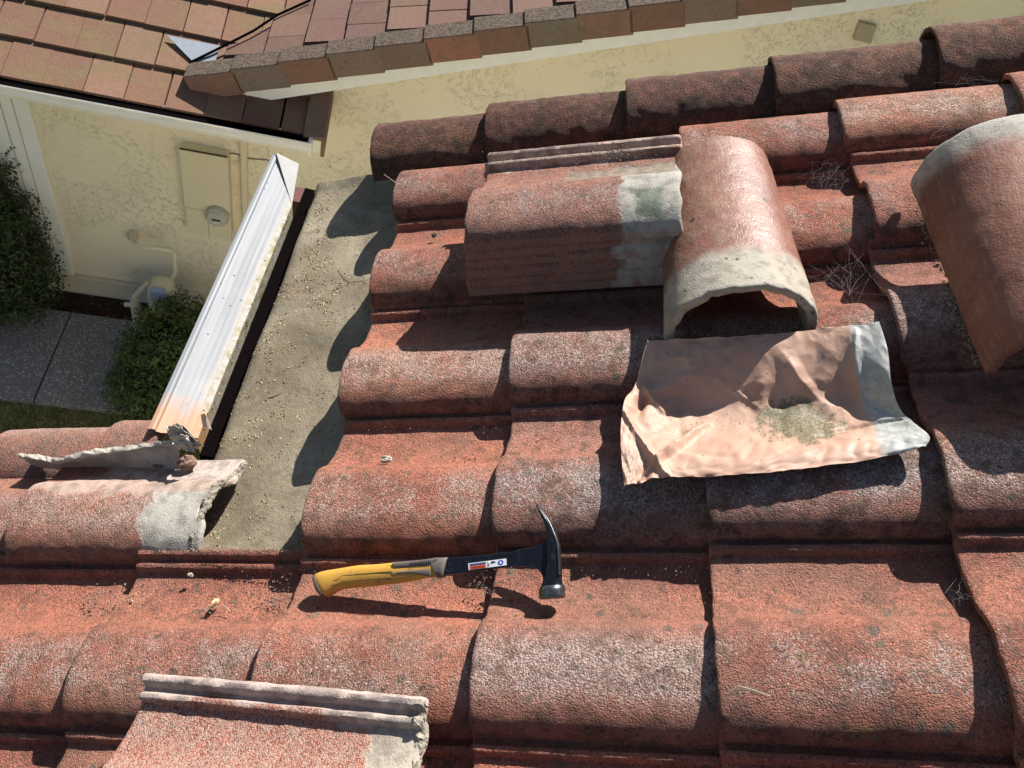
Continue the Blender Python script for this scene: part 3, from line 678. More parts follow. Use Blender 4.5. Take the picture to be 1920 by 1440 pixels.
# ------------------------------------------------------------------ hammer (built in its own resting plane)
p1 = rp(*onroof(602, 1096, .001)); p2 = rp(*onroof(1036, 1112, .010)); p3 = rp(*onroof(1004, 945, .058))
HX = (p2 - p1).normalized(); HN = HX.cross(p3 - p1).normalized()
if HN.dot(RN) < 0: HN = -HN
HY = HN.cross(HX)
ham = empty('hammer', p1 - HN * .014, 'hammer with yellow and grey grip and black steel claw head lying on the tiles', 'hammer')
hami = Matrix.Translation(-ham.location)
def hp(x, y): p = hit(x, y, p1, HN) - p1; return (p.dot(HX), p.dot(HY))
def hw(a, b, c=0.0): return p1 + HX * a + HY * b + HN * c
def loft(secs, name, mat, parent, n=20, power=2.6, sub=4, bevel=0, autos=40):
    """secs: (photo point A, photo point B, thickness, offset from plane)"""
    K = [Vector((*hp(*a), 0)) for a, b, t, o in secs]; J = [Vector((*hp(*b), 0)) for a, b, t, o in secs]; T = [Vector((t, o, 0)) for a, b, t, o in secs]
    m = MB(); N = (len(secs) - 1) * sub; vs = []
    for i in range(N + 1):
        f = i / N; a, b, t = catmull(K, f), catmull(J, f), catmull(T, f); c = (a + b) / 2; e = (b - a) / 2
        for k in range(n):
            w = 2 * math.pi * k / n; cw, sw = math.cos(w), math.sin(w)
            x = math.copysign(abs(cw) ** (2 / power), cw); z = math.copysign(abs(sw) ** (2 / power), sw)
            p = c + e * x; vs.append(hw(p.x, p.y, z * t.x / 2 + t.y))
    fs = [(i * n + k, (i + 1) * n + k, (i + 1) * n + (k + 1) % n, i * n + (k + 1) % n) for i in range(N) for k in range(n)]
    fs += [tuple(range(n)), tuple(N * n + k for k in range(n))[::-1]]
    m.add(vs, fs); o = m.build(name, mat, parent, smooth=True, local=hami if parent is ham else hami, autos=autos)
    me = o.data; import bmesh; bm = bmesh.new(); bm.from_mesh(me); bmesh.ops.recalc_face_normals(bm, faces=bm.faces); bm.to_mesh(me); bm.free()
    return o
def ppoly(pts, name, mat, parent, z0, z1, bevel=0):
    """flat outline plate between heights z0 and z1 in the hammer plane"""
    q = [hp(*p) for p in pts]; n = len(q); m = MB()
    m.add([hw(a, b, z0) for a, b in q] + [hw(a, b, z1) for a, b in q], [tuple(range(n)), tuple(range(n, 2 * n))[::-1]] + [(i, i + n, (i + 1) % n + n, (i + 1) % n) for i in range(n)])
    o = m.build(name, mat, parent, bevel=bevel, local=hami)
    import bmesh; bm = bmesh.new(); bm.from_mesh(o.data); bmesh.ops.recalc_face_normals(bm, faces=bm.faces); bm.to_mesh(o.data); bm.free()
    return o
def grime(name, col, dirt, rough, spec, metal=0.0, sc_=60, amt=.6):
    t = NT(name); O = t.tc.outputs['Object']; n = t.noise(O, sc_, 5, .7); n2 = t.noise(O, 300, 3)
    c = t.mix(t.math('MULTIPLY', t.sstep(n, .52, .75), amt), col, dirt); t.bump(n2, .0004, .5)
    return t.out(c, t.math('ADD', rough, t.math('MULTIPLY', n, .2)), spec, metal)
YEL = grime('grip_rubber_yellow', (.50, .27, .045), (.16, .10, .06), .5, .35, 0, 45, .8)
GRY = grime('grip_rubber_grey', (.115, .095, .085), (.22, .16, .13), .6, .3)
STL = grime('steel_painted_blueblack', (.009, .011, .017), (.07, .065, .06), .22, .6, .4, 90, .5)
RAW = grime('steel_worn_edge', (.10, .105, .11), (.42, .42, .42), .25, .6, .85, 140, .8)
grip = loft([((593, 1082), (604, 1112), .020, .001), ((597, 1075), (616, 1120), .029, .001), ((612, 1070), (628, 1112), .030, .001), ((636, 1066), (644, 1105), .029, 0), ((672, 1060), (676, 1101), .028, 0),
             ((706, 1058), (710, 1098), .028, 0), ((740, 1055), (746, 1094), .027, 0), ((772, 1054), (776, 1089), .025, .0), ((802, 1051), (799, 1084), .023, 0), ((818, 1048), (812, 1083), .022, 0), ((833, 1046), (822, 1082), .018, 0)],
            'grip', YEL, ham, power=2.5)
loft([((589, 1084), (600, 1114), .016, .001), ((591.5, 1079), (608, 1120), .030, .001), ((596, 1074.5), (614, 1121.5), .031, .001)], 'butt_cap', GRY, grip, power=2.6)
loft([((590, 1088), (596, 1104), .004, .0), ((588, 1090), (594, 1103), .003, .0)], 'lanyard_hole', flat('hole_black', (.01, .01, .01)), grip)
# grey rubber inlays wrap the grip near the shaft
loft([((808, 1047.5), (826, 1084), .0245, .0), ((822, 1046), (822, 1084.5), .0245, 0), ((836, 1045), (829, 1083.5), .023, 0), ((841, 1046), (832, 1083), .017, 0)], 'inlay', GRY, grip, power=2.6)
loft([((742, 1055), (750, 1066), .012, .0085), ((760, 1053.5), (764, 1066), .012, .0078), ((785, 1051.5), (787, 1064), .011, .0075), ((806, 1049), (808, 1062), .010, .0075), ((826, 1045.5), (823, 1056), .009, .0066)], 'inlay', GRY, grip, power=3)
loft([((747, 1073), (747, 1078.5), .006, .0115), ((770, 1071), (770, 1076), .006, .0108), ((794, 1068), (796, 1079), .007, .0095), ((812, 1066), (812, 1083), .009, .0078)], 'inlay', GRY, grip, power=3)
m = MB()                       # moulded grooves on the grip
for seg in ([(614, 1094), (640, 1088), (650, 1080), (742, 1072), (750, 1078)], [(616, 1100), (640, 1096), (655, 1090), (748, 1083)], [(672, 1067), (700, 1063), (738, 1061)], [(610, 1084), (628, 1080), (640, 1076)], [(680, 1092), (740, 1087)],
            [(617, 1083), (618, 1088)], [(622, 1082), (623, 1087)], [(627, 1082), (628, 1086)]):
    pts = []
    for i in range(len(seg) - 1):
        for k in range(6):
            f = k / 6; pts.append((seg[i][0] + (seg[i + 1][0] - seg[i][0]) * f, seg[i][1] + (seg[i + 1][1] - seg[i][1]) * f))
    pts.append(seg[-1]); P3 = []
    for (x, y) in pts:
        yt = 1075 + (x - 600) * (-.135) if x < 740 else 1056; half = 20; 
        a, b = hp(x, y); mid = (hp(x, yt)[1] + hp(x, yt + 40)[1]) / 2; hh = abs(hp(x, yt)[1] - hp(x, yt + 40)[1]) / 2
        w = min(.93, abs(b - mid) / hh); z = .0142 * (1 - w ** 2.5) ** (1 / 2.5)
        P3.append(hw(a, b, z + .0002))
    m.tube(P3, .0005, 6)
m.build('groove', flat('grip_groove_dark', (.20, .11, .02), .7), grip, local=hami)
m = MB()
for i in range(12):
    x = 777 + i * 3.3; P3 = [hw(*hp(x, 1053.5 - i * .35), .0138 - i * .00008), hw(*hp(x + 1, 1059 - i * .35), .0138 - i * .00008)]; m.tube(P3, .0006, 6)
m.build('rib', GRY, grip, local=hami)
# steel: shaft plate, cheek, claw, poll
ppoly([(822, 1081), (838, 1047), (866, 1045), (962, 1035), (976, 1030), (1006, 1025), (1022, 1014), (1034, 1010), (1046, 1040), (1050, 1090), (1018, 1098), (1019, 1082), (1013, 1071), (1003, 1065), (987, 1062.5), (954, 1063)], 'shaft', STL, ham, -.0045, .0045, .0016)
head = loft([((1002.5, 943), (1003.5, 944), .004, .0), ((1010, 957), (1013, 953), .009, 0), ((1020, 979), (1029, 975), .014, 0), ((1026, 1002), (1041, 995), .018, 0), ((1026, 1025), (1049, 1018), .020, 0), ((1026, 1050), (1052, 1046), .021, 0), ((1024, 1076), (1053, 1072), .022, 0), ((1018, 1092), (1053, 1090), .023, 0), ((1016, 1102), (1055, 1099), .025, 0)],
            'head', STL, ham, power=3.2)
loft([((1013, 955), (1014.5, 954), .004, .001), ((1028, 979), (1031, 975), .008, .0030), ((1038, 1000), (1042, 997), .010, .0045), ((1045, 1022), (1050, 1019), .012, .005), ((1048, 1050), (1053, 1047), .013, .005), ((1049, 1080), (1054, 1077), .014, .005)], 'worn_edge', RAW, head, power=2.6)
loft([((1014, 1100), (1057, 1097), .032, 0), ((1011.5, 1107), (1059.5, 1103.5), .038, 0), ((1012, 1120), (1059.5, 1117), .038, 0), ((1014, 1124), (1057, 1121), .034, 0)], 'poll', RAW, head, power=2.1, sub=3, autos=35)
# sticker on the shaft
def hquad(pts, name, mat, parent, z): return ppoly(pts, name, mat, parent, z - .0004, z)
def sl(fx, fy):      # sticker-local: fx 0..1 along, fy 0 top .. 1 bottom
    tl, tr, br, bl = (880, 1057), (951, 1047.5), (952, 1060), (881, 1069.5)
    return tuple((tl[i] * (1 - fx) + tr[i] * fx) * (1 - fy) + (bl[i] * (1 - fx) + br[i] * fx) * fy for i in (0, 1))
stk = hquad([sl(0, 0), sl(1, 0), sl(1, 1), sl(0, 1)], 'sticker', flat('sticker_white', (.74, .75, .78), .4, var=.05), ham, .0052)
hquad([sl(.04, .48), sl(.46, .48), sl(.46, .94), sl(.04, .94)], 'warning_block', flat('sticker_orange_red', (.75, .10, .03), .4, var=.05), stk, .0055)
INK = flat('sticker_ink_navy', (.015, .02, .10), .5); BLK = flat('sticker_ink_black', (.01, .01, .01), .5)
for r_ in (.12, .24, .36): hquad([sl(.04, r_), sl(.46, r_), sl(.46, r_ + .055), sl(.04, r_ + .055)], 'small_print', INK, stk, .0055)
hquad([sl(.498, .06), sl(.505, .06), sl(.505, .94), sl(.498, .94)], 'divider_line', BLK, stk, .0055)
hquad([sl(.53, .35), sl(.545, .35), sl(.545, .85), sl(.53, .85)], 'pictogram', BLK, stk, .0055)
hquad([sl(.59, .30), sl(.64, .12), sl(.70, .22), sl(.72, .42), sl(.66, .36), sl(.64, .52), sl(.61, .46)], 'pictogram', BLK, stk, .0055)
hquad([sl(.85 + .075 * math.cos(a * .5236), .48 + .36 * math.sin(a * .5236)) for a in range(12)], 'round_symbol', flat('sticker_blue', (.03, .06, .40), .5), stk, .0055)
hquad([sl(.835, .30), sl(.865, .30), sl(.865, .45), sl(.89, .5), sl(.865, .68), sl(.835, .68), sl(.81, .5), sl(.835, .45)], 'symbol_figure', flat('sticker_symbol_white', (.8, .8, .8), .5), stk, .0058)
fc = bpy.data.curves.new('warning_text', 'FONT'); fc.body = 'WARNING'; fc.size = .0068; fc.align_x = 'CENTER'; fc.align_y = 'CENTER'; fc.space_character = 1.0
fo = bpy.data.objects.new('tmp', fc); COL.objects.link(fo); dg = bpy.context.evaluated_depsgraph_get(); tm = bpy.data.meshes.new_from_object(fo.evaluated_get(dg)); bpy.data.objects.remove(fo)
c0 = Vector(hp(*sl(.25, .71))); ax = (Vector(hp(*sl(.46, .71))) - Vector(hp(*sl(.04, .71)))); wd = ax.length; ax.normalize(); ay = Vector((-ax.y, ax.x))
if ay.dot(Vector(hp(*sl(.25, .48))) - c0) < 0: ay = -ay
w_ = max(v.co.x for v in tm.vertices) - min(v.co.x for v in tm.vertices); ks = wd * .9 / w_
for v in tm.vertices:
    q = c0 - ax * v.co.x * ks - ay * v.co.y * ks * 1.05; v.co = hami @ hw(q.x, q.y, .0058)
tm.materials.clear(); tm.materials.append(BLK); to = bpy.data.objects.new('warning_text', tm); COL.objects.link(to); to.parent = stk

# ------------------------------------------------------------------ neighbour's house
NW = 4.4
base = onnb(250, 557, NW); ZG = base[2]
def nbl(n, label, cat, loc): return empty(n, loc, label, cat)
NH = nbl('neighbour_house', 'cream stucco house with brown flat tile roofs and white trim across the side yard', 'house', nb(0, NW, ZG))
ni = Matrix.Translation(-NH.location)
def nbb(m, name, mat, parent=None, **k): return m.build(name, mat, parent or NH, local=ni, **k)
def nbox(m, s0, s1, n0, n1, z0, z1): m.box(nb(s0, n0, z0), WD * (s1 - s0), WN * (n1 - n0), UP * (z1 - z0))
NE = 4.0; PL = math.radians(18); tL = math.tan(PL)
ze = onnb(200, 188, NE)[2]
def zleft(n): return ze + (n - NE) * tL
RK_N = NW - .25
ra = onnb(350, 157, RK_N); fa = onnb(480, 192, RK_N + .04); fb_ = onnb(1820, 2, RK_N + .04)
MR = (fb_[2] - fa[2]) / (fb_[0] - fa[0])
def zright(s): return ra[2] + (s - ra[0]) * (MR + .012)
# wall (gable shaped on the right)
m = MB(); sl0 = onnb(58, 200, NW)[0]
tr = onnb(622, 180, NW)
P_ = [(sl0 - 2.5, ZG - .05), (5.5, ZG - .05), (5.5, zright(5.5) - .08), (ra[0] + .6, zright(ra[0] + .6) - .08), (ra[0] + .3, zleft(NW) - .03), (sl0 - 2.5, zleft(NW) - .03)]
m.add([nb(s, NW, z) for s, z in P_] + [nb(s, NW + .15, z) for s, z in P_], [tuple(range(6))[::-1], tuple(range(6, 12))] + [(i, (i + 1) % 6, (i + 1) % 6 + 6, i + 6) for i in range(6)])
nbb(m, 'wall', M['stucco'])
lt = onnb(268, 531, NW)[2]
m = MB(); nbox(m, sl0 - 2.5, 5.5, NW - .045, NW - .002, ZG - .05, lt); nbb(m, 'foundation_ledge', flat('ledge_paint', (.66, .60, .46), .8), bevel=.006)
m = MB(); nbox(m, sl0 - .34, sl0, NW - .03, NW - .002, lt + .004, zleft(NW) - .06)
nbb(m, 'corner_trim', M['trim'], bevel=.004)
m = MB(); nbox(m, sl0 - .18, sl0 - .172, NW - .034, NW - .0305, lt + .004, zleft(NW) - .06); nbox(m, sl0 - .1, sl0 - .094, NW - .034, NW - .0305, lt + .004, zleft(NW) - .06); nbb(m, 'trim_groove', flat('trim_joint', (.5, .5, .45)))
# gutter of the left roof
gz = onnb(0, 166, NE - .10)[2] + .018; gr = onnb(583, 272, NE - .10)[0]
m = MB(); s0 = -4.2
prf = [(-.10, 0), (-.094, .006), (-.088, 0), (-.088, -.075), (.0, -.075), (.0, .0), (.004, .0), (.004, -.082), (-.07, -.095), (-.092, -.08), (-.104, -.05), (-.10, -.03), (-.094, -.02)]
m.add([nb(s, NE + a, gz + b) for s in (s0, gr) for a, b in prf], [tuple(range(13))[::-1], tuple(range(13, 26))] + [(i, (i + 1) % 13, (i + 1) % 13 + 13, i + 13) for i in range(13)])
nbb(m, 'gutter', M['gutwhite'])
m = MB(); nbox(m, s0, gr - .03, NE - .0875, NE - .001, gz - .07, gz - .012); nbb(m, 'gutter_shade_fill', M['dark'])  # added black fill standing in for shade inside the gutter
m = MB(); nbox(m, gr - .02, gr + .004, NE - .102, NE + .004, gz - .095, gz + .004); nbox(m, gr - .012, gr + .06, NE - .02, NE + .35, gz - .12, gz - .02)
nbb(m, 'downspout', M['gutwhite'], bevel=.004)
m = MB(); nbox(m, s0, gr, NE + .006, NE + .03, gz - .13, ze - .012); nbb(m, 'fascia', M['fascia'])
m = MB(); nbox(m, s0, gr + .05, NE + .03, NW, gz - .13, gz - .11); nbb(m, 'soffit', M['trim'])
# left roof: stepped flat tiles
q = random.Random(11)
def slab(m, o, a, b, c, jitter=.004):
    o = Vector(o) + Vector((q.uniform(-jitter, jitter), q.uniform(-jitter, jitter), q.uniform(-jitter / 2, jitter / 2))); m.cur = q.random(); m.box(o, a, b, c)
dL = (WN * math.cos(PL) + UP * math.sin(PL)); nL = (-WN * math.sin(PL) + UP * math.cos(PL))
WT = .262; EX = .288
j0 = [onnb(x, y, NE)[0] for x, y in ((85, 170), (162, 185))]; WT = j0[1] - j0[0]
rend = onnb(572, 262, NE)[0]
m = MB()
for r in range(12):
    o0 = nb(0, NE, ze) + dL * (r * EX) + nL * (-.006)
    ph = j0[0] + (.5 * WT if r % 2 else 0)
    for c in range(-14, 22):
        sa = ph + c * WT; 
        if sa > rend - .03: continue
        sb = min(WT - .007, rend - sa)
        t_ = .028; lift = nL * .026
        o = o0 + WD * sa
        slab(m, o + lift, WD * sb, dL * (EX + .06) - nL * .028, nL * t_)
nbb(m, 'roof_tiles', M['nbt_left'])
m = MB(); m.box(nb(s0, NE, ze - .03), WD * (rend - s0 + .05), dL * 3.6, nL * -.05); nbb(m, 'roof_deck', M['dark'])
# verge tiles closing the left roof on its right end
m = MB()
for r in range(1):
    o = nb(rend - .01, NE - .03, ze + .012) + dL * (r * .30) + nL * (.006)
    slab(m, o, WD * .13, dL * .43, nL * .035); slab(m, o + WD * .112 - UP * .12, WD * .024, dL * .43, UP * .13)
nbb(m, 'verge_tiles', M['nbt_rake'], bevel=.004)
# right roof
dR = (WD + UP * (MR + .012)).normalized(); nR = (-WD * (MR + .012) + UP).normalized()
o_r = nb(ra[0], RK_N, ra[2])
m = MB(); EXR = .262; WR = .30
for r in range(-3, 24):
    for c in range(0, 14):
        o = o_r + dR * (r * EXR + .20) + WN * (.12 + c * .262 + (.0 if r % 2 else .13)) 
        if c == 0 and r % 2: pass
        slab(m, o + nR * -.018, dR * (EXR + .05) - nR * .034, WN * .258, nR * .028, .003)
nbb(m, 'roof_tiles', M['nbt_right'])
m = MB(); m.box(o_r + dR * -.0 + nR * -.075 + WN * .02, dR * 6.6, WN * 3.5, nR * .03); nbb(m, 'roof_deck', M['dark'])
# rake tiles: L-shaped caps stepping up the verge
m = MB(); RX = .3005
k0 = 0
for r in range(0, 22):
    o = o_r + dR * (r * RX) + nR * (.004)
    q.random(); m.cur = q.random()
    L_ = dR * (RX + .02) - nR * .016
    m.box(o + nR * .014, L_, WN * .155, nR * .03)
nbb(m, 'rake_tiles', flat('rake_top_lichen', (.105, .080, .060), .95, .2, 0, .75, 60), bevel=.005)
m = MB()
for r in range(0, 22):
    o = o_r + dR * (r * RX) + nR * (.004); L_ = dR * (RX + .02) - nR * .016; m.cur = q.random()
    m.box(o + nR * -.115 - WN * .003, L_, WN * .028, nR * .155)
nbb(m, 'rake_tile_faces', M['nbt_rake'], bevel=.003)
m = MB(); m.box(nb(fa[0], RK_N + .04, fa[2]) - dR * .22, dR * 6.4, WN * .03, nR * .20); nbb(m, 'rake_fascia', M['fascia'])
m = MB(); m.box(nb(fa[0], RK_N + .07, fa[2] + .05) - dR * .1, dR * 6.2, WN * .18, nR * .02); nbb(m, 'rake_soffit', M['trim'])
# valley flashing showing where a tile is missing
m = MB()
def onleft(x, y, up): 
    nn = nL; p0 = nb(0, NE, ze) + nL * up; return hit(x, y, p0, nn)
tri = [onleft(x, y, .058) for x, y in ((313, 66), (412, 86), (402, 122), (372, 126))]
m.add(tri + [p - nL * .003 for p in tri], [(0, 1, 2, 3), (7, 6, 5, 4), (0, 4, 5, 1), (1, 5, 6, 2), (2, 6, 7, 3), (3, 7, 4, 0)]); nbb(m, 'valley_flashing', M['valley'])
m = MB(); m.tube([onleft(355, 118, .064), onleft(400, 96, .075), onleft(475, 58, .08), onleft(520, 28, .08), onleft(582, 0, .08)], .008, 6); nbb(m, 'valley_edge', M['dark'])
# vent on the gable wall
vq = [onnb(x, y, NW - .03) for x, y in ((1612, 42), (1644, 50), (1633, 83), (1600, 75))]
m = MB(); m.add([nb(*p) for p in vq] + [nb(p[0], NW - .001, p[2]) for p in vq], [(0, 3, 2, 1), (0, 1, 5, 4), (1, 2, 6, 5), (2, 3, 7, 6), (3, 0, 4, 7)]); nbb(m, 'vent_patch', flat('vent_tan', (.42, .36, .24), .8), bevel=.004)
# vertical pipe cover
pa = onnb(458, 292, NW)[0]; m = MB(); nbox(m, pa - .022, pa + .022, NW - .04, NW - .001, lt, zleft(NW) - .05); nbb(m, 'conduit_pipe', M['cream'], bevel=.01)
m = MB(); m.tube([nb(*onnb(x, y, NW - .008)) for x, y in ((385, 291), (410, 292), (428, 287), (446, 290), (470, 298), (500, 300), (518, 309), (530, 322))], .004, 6); nbb(m, 'cable', flat('cable_brown', (.25, .2, .14)))

# electric meter cabinet
b0 = onnb(337, 280, NW - .09); b1 = onnb(426, 293, NW - .09); b2 = onnb(355, 437, NW - .09); b3 = onnb(433, 450, NW - .09); bm_ = onnb(347, 388, NW - .09)[2]
EM = empty('electric_meter_cabinet', nb((b0[0] + b1[0]) / 2, NW, b2[2]), 'cream wall cabinet with round glass electric meter, under the gutter', 'electric meter')
ei = Matrix.Translation(-EM.location)
def ebx(name, s0, s1, n0, n1, z0, z1, mat=None, par=None, bv=.003):
    m = MB(); nbox(m, s0, s1, n0, n1, z0, z1); return m.build(name, mat or M['cream'], par or EM, local=ei, bevel=bv)
sA, sB, zT, zB = b0[0], b1[0], b0[2], b2[2]; sM = onnb(391, 420, NW - .09)[0]
ebx('cabinet', sA, sB, NW - .085, NW - .001, zB, zT)
dr = ebx('door', sA - .004, sB + .004, NW - .097, NW - .087, bm_ + .004, zT + .004)
ebx('hinge_strip', sA, sB, NW - .10, NW - .0855, zT + .006, zT + .014, M['twig'], dr)
ebx('lower_cover', sA, sM - .003, NW - .093, NW - .0865, zB + .005, bm_ - .003)
mc_ = ebx('meter_cover', sM + .003, sB + .004, NW - .096, NW - .0865, zB - .006, bm_ - .003)
mcx = onnb(406, 409, NW - .14); 
def disc(m, s, z, n0, n1, r0, r1, k=28):
    m.add([nb(s + r0 * math.cos(6.2832 * i / k), n0, z + r0 * math.sin(6.2832 * i / k)) for i in range(k)] + [nb(s + r1 * math.cos(6.2832 * i / k), n1, z + r1 * math.sin(6.2832 * i / k)) for i in range(k)],
          [tuple(range(k)), tuple(range(k, 2 * k))[::-1]] + [(i, i + k, (i + 1) % k + k, (i + 1) % k) for i in range(k)])
m = MB(); disc(m, mcx[0], mcx[2], NW - .135, NW - .0965, .083, .085); rg = m.build('meter_ring', flat('meter_ring_metal', (.45, .42, .33), .4, .5), EM, local=ei, smooth=True, autos=40)
m = MB(); disc(m, mcx[0], mcx[2], NW - .165, NW - .1355, .062, .074); gl = m.build('meter_dome', flat('meter_dome_grey', (.52, .52, .46), .12, .6), EM, local=ei, smooth=True, autos=40)
m = MB(); nbox(m, mcx[0] - .03, mcx[0] + .032, NW - .1665, NW - .1655, mcx[2] - .006, mcx[2] + .010); m.build('display', flat('meter_display_dark', (.02, .02, .02), .3), gl, local=ei)
m = MB(); nbox(m, mcx[0] - .024, mcx[0] + .024, NW - .1665, NW - .1655, mcx[2] - .036, mcx[2] - .022); m.build('dial_plate', flat('meter_plate_pale', (.6, .6, .55), .4), gl, local=ei)
# gas meter with its pipes
gc = onnb(303, 560, NW - .30); gs = gc[0]
GM = empty('gas_meter', nb(gs, NW - .28, ZG + .12), 'cream gas meter with blue-grey regulator front and bent pipes by the foundation', 'gas meter')
gi = Matrix.Translation(-GM.location)
def gp(x, y, n=.22): return nb(*onnb(x, y, NW - n))
gz_ = gc[2]
def gmesh(m, name, mat, par=None, **k): return m.build(name, mat, par or GM, local=gi, **k)
m = MB(); P_ = []
ctr = [(.0, .12, .085), (.03, .135, .10), (.10, .14, .105), (.17, .125, .10), (.205, .10, .08), (.215, .06, .05)]
zb = onnb(300, 590, NW - .33)[2]; H = onnb(300, 540, NW - .33)[2] - zb
k = 24
vs = []
for (hz, rx, ry) in ctr:
    for i in range(k):
        a = 6.2832 * i / k; c, s_ = math.cos(a), math.sin(a)
        vs.append(nb(gs + math.copysign(abs(c) ** .7, c) * rx * .78, NW - .27 + math.copysign(abs(s_) ** .7, s_) * ry, zb + hz / .215 * H))
m.add(vs, [(i * k + j, i * k + (j + 1) % k, (i + 1) * k + (j + 1) % k, (i + 1) * k + j) for i in range(len(ctr) - 1) for j in range(k)] + [tuple(range(k))[::-1], tuple((len(ctr) - 1) * k + j for j in range(k))])
gmesh(m, 'body', M['cream'], smooth=True, autos=50)
m = MB(); f0 = onnb(281, 546, NW - .385); f1 = onnb(312, 566, NW - .385); nbox(m, f0[0], f1[0], NW - .40, NW - .345, f1[2], f0[2] + .02)
fr = gmesh(m, 'index_box', flat('index_box_blue_grey', (.36, .42, .56), .5), bevel=.008)
m = MB(); nbox(m, f0[0] + .012, f1[0] - .016, NW - .406, NW - .3985, f1[2] + .006, f1[2] + .05); gmesh(m, 'index_window', flat('index_window_green_grey', (.42, .45, .36), .3), fr, bevel=.002)
m = MB(); m.tube([gp(251, 445, .03), gp(251, 452, .16), gp(256, 462, .20), gp(322, 469, .20), gp(326, 476, .20), gp(329, 510, .20), gp(326, 519, .20), gp(311, 533, .22)], .017, 10); m.tube([gp(249, 441, .01), gp(251, 453, .13)], [.045, .032], 12)
gmesh(m, 'riser_pipe', M['cream'], smooth=True, autos=60)
m = MB(); m.tube([gp(281, 534, .26), gp(280, 527, .26), gp(252, 556, .30), gp(249, 566, .32), gp(252, 590, .34), gp(256, 610, .36), gp(253, 625, .38)], .021, 10); m.tube([gp(234, 571, .34), gp(250, 571, .34)], .02, 10)
m.tube([gp(253, 562, .33), gp(255, 575, .34), gp(256, 598, .35)], [.030, .042, .026], 12); gmesh(m, 'inlet_pipe', M['cream'], smooth=True, autos=60)

# ------------------------------------------------------------------ ground
def gbox(name, pts, z, th, mat, kind='structure', label=None):
    m = MB(); n = len(pts); m.add([(x, y, z) for x, y in pts] + [(x, y, z - th) for x, y in pts], [tuple(range(n)), tuple(range(n, 2 * n))[::-1]] + [(i, i + n, (i + 1) % n + n, (i + 1) % n) for i in range(n)])
    return tag(m.build(name, mat), kind=kind)
def gsn(*a): return [tuple(nb(s, n, 0)[:2]) for s, n in a]
def gx(x, y, z=ZG): 
    d = ray(x, y); p = CAMP + d * ((z - CAMP.z) / d.z); return (p.dot(WD), p.dot(WN))
def lawn_mat():
    t = NT('lawn_soil_grass'); O = t.tc.outputs['Object']; n = t.noise(O, 14, 5, .7); n2 = t.noise(O, 120, 3)
    c = t.ramp(n, [(.35, (.10, .10, .035)), (.55, (.20, .19, .075)), (.7, (.32, .28, .15))]); c = t.mix(1.0, c, t.ramp(n2, [(.3, .5), (.7, 1.4)]), 'MULTIPLY'); t.bump(n2, .02, 1); return t.out(c, .95, .1)
gbox('ground', [(-150, -150), (150, -150), (150, 150), (-150, 150)], ZG - .02, .3, lawn_mat())
pn1 = gx(120, 588)[1]; pn0 = gx(30, 752)[1]; js = gx(125, 600)[0]; js2 = gx(75, 745)[0]
gbox('soil_bed', gsn((-7, pn1 + .01), (6, pn1 + .01), (6, NW - .05), (-7, NW - .05)), ZG + .005, .06, M['soil'])
js = (js + js2) / 2; w = 1.25
for i in range(-4, 5):
    a = js + i * w
    gbox('path_slab', gsn((a + .006, pn0), (a + w - .006, pn0), (a + w - .006, pn1), (a + .006, pn1)), ZG + .03, .09, M['path'])
gbox('path_joint', gsn((-6, pn0 + .004), (6.5, pn0 + .004), (6.5, pn1 - .004), (-6, pn1 - .004)), ZG + .022, .08, M['soil'])
# grass blades (nobody could count them)
m = MB(); q = random.Random(21)
for i in range(9000):
    s = q.uniform(-3.2, -.6); n = q.uniform(pn0 - 1.5, pn0 - .01); p = nb(s, n, ZG - .02); m.cur = q.random(); a = q.uniform(0, 6.28); h = q.uniform(.02, .06); w_ = .003
    e = Vector((math.cos(a), math.sin(a), 0)); t_ = Vector((q.uniform(-.02, .02), q.uniform(-.02, .02), h)); m.add([p - e * w_, p + e * w_, p + t_], [(0, 1, 2)])
tag(m.build('grass', M['grass']), 'dry patchy grass beside the concrete path', 'grass', kind='stuff')
m = MB()
for i in range(500):
    s = q.uniform(-3.0, -.9); n = q.uniform(pn1 + .02, NW - .06); p = nb(s, n, ZG + .006); m.cur = q.random(); a = q.uniform(0, 6.28); l = q.uniform(.006, .02)
    e = Vector((math.cos(a), math.sin(a), .1)) * l; f = Vector((-math.sin(a), math.cos(a), .3)) * l * .4; m.add([p, p + e, p + e + f, p + f + UP * .004], [(0, 1, 2, 3)])
tag(m.build('bark_litter', crumb_mat('bark_litter', [(0, (.04, .02, .015)), (.8, (.14, .08, .06)), (1, (.40, .34, .28))])), 'bark litter on the soil bed along the wall', 'litter', kind='stuff')

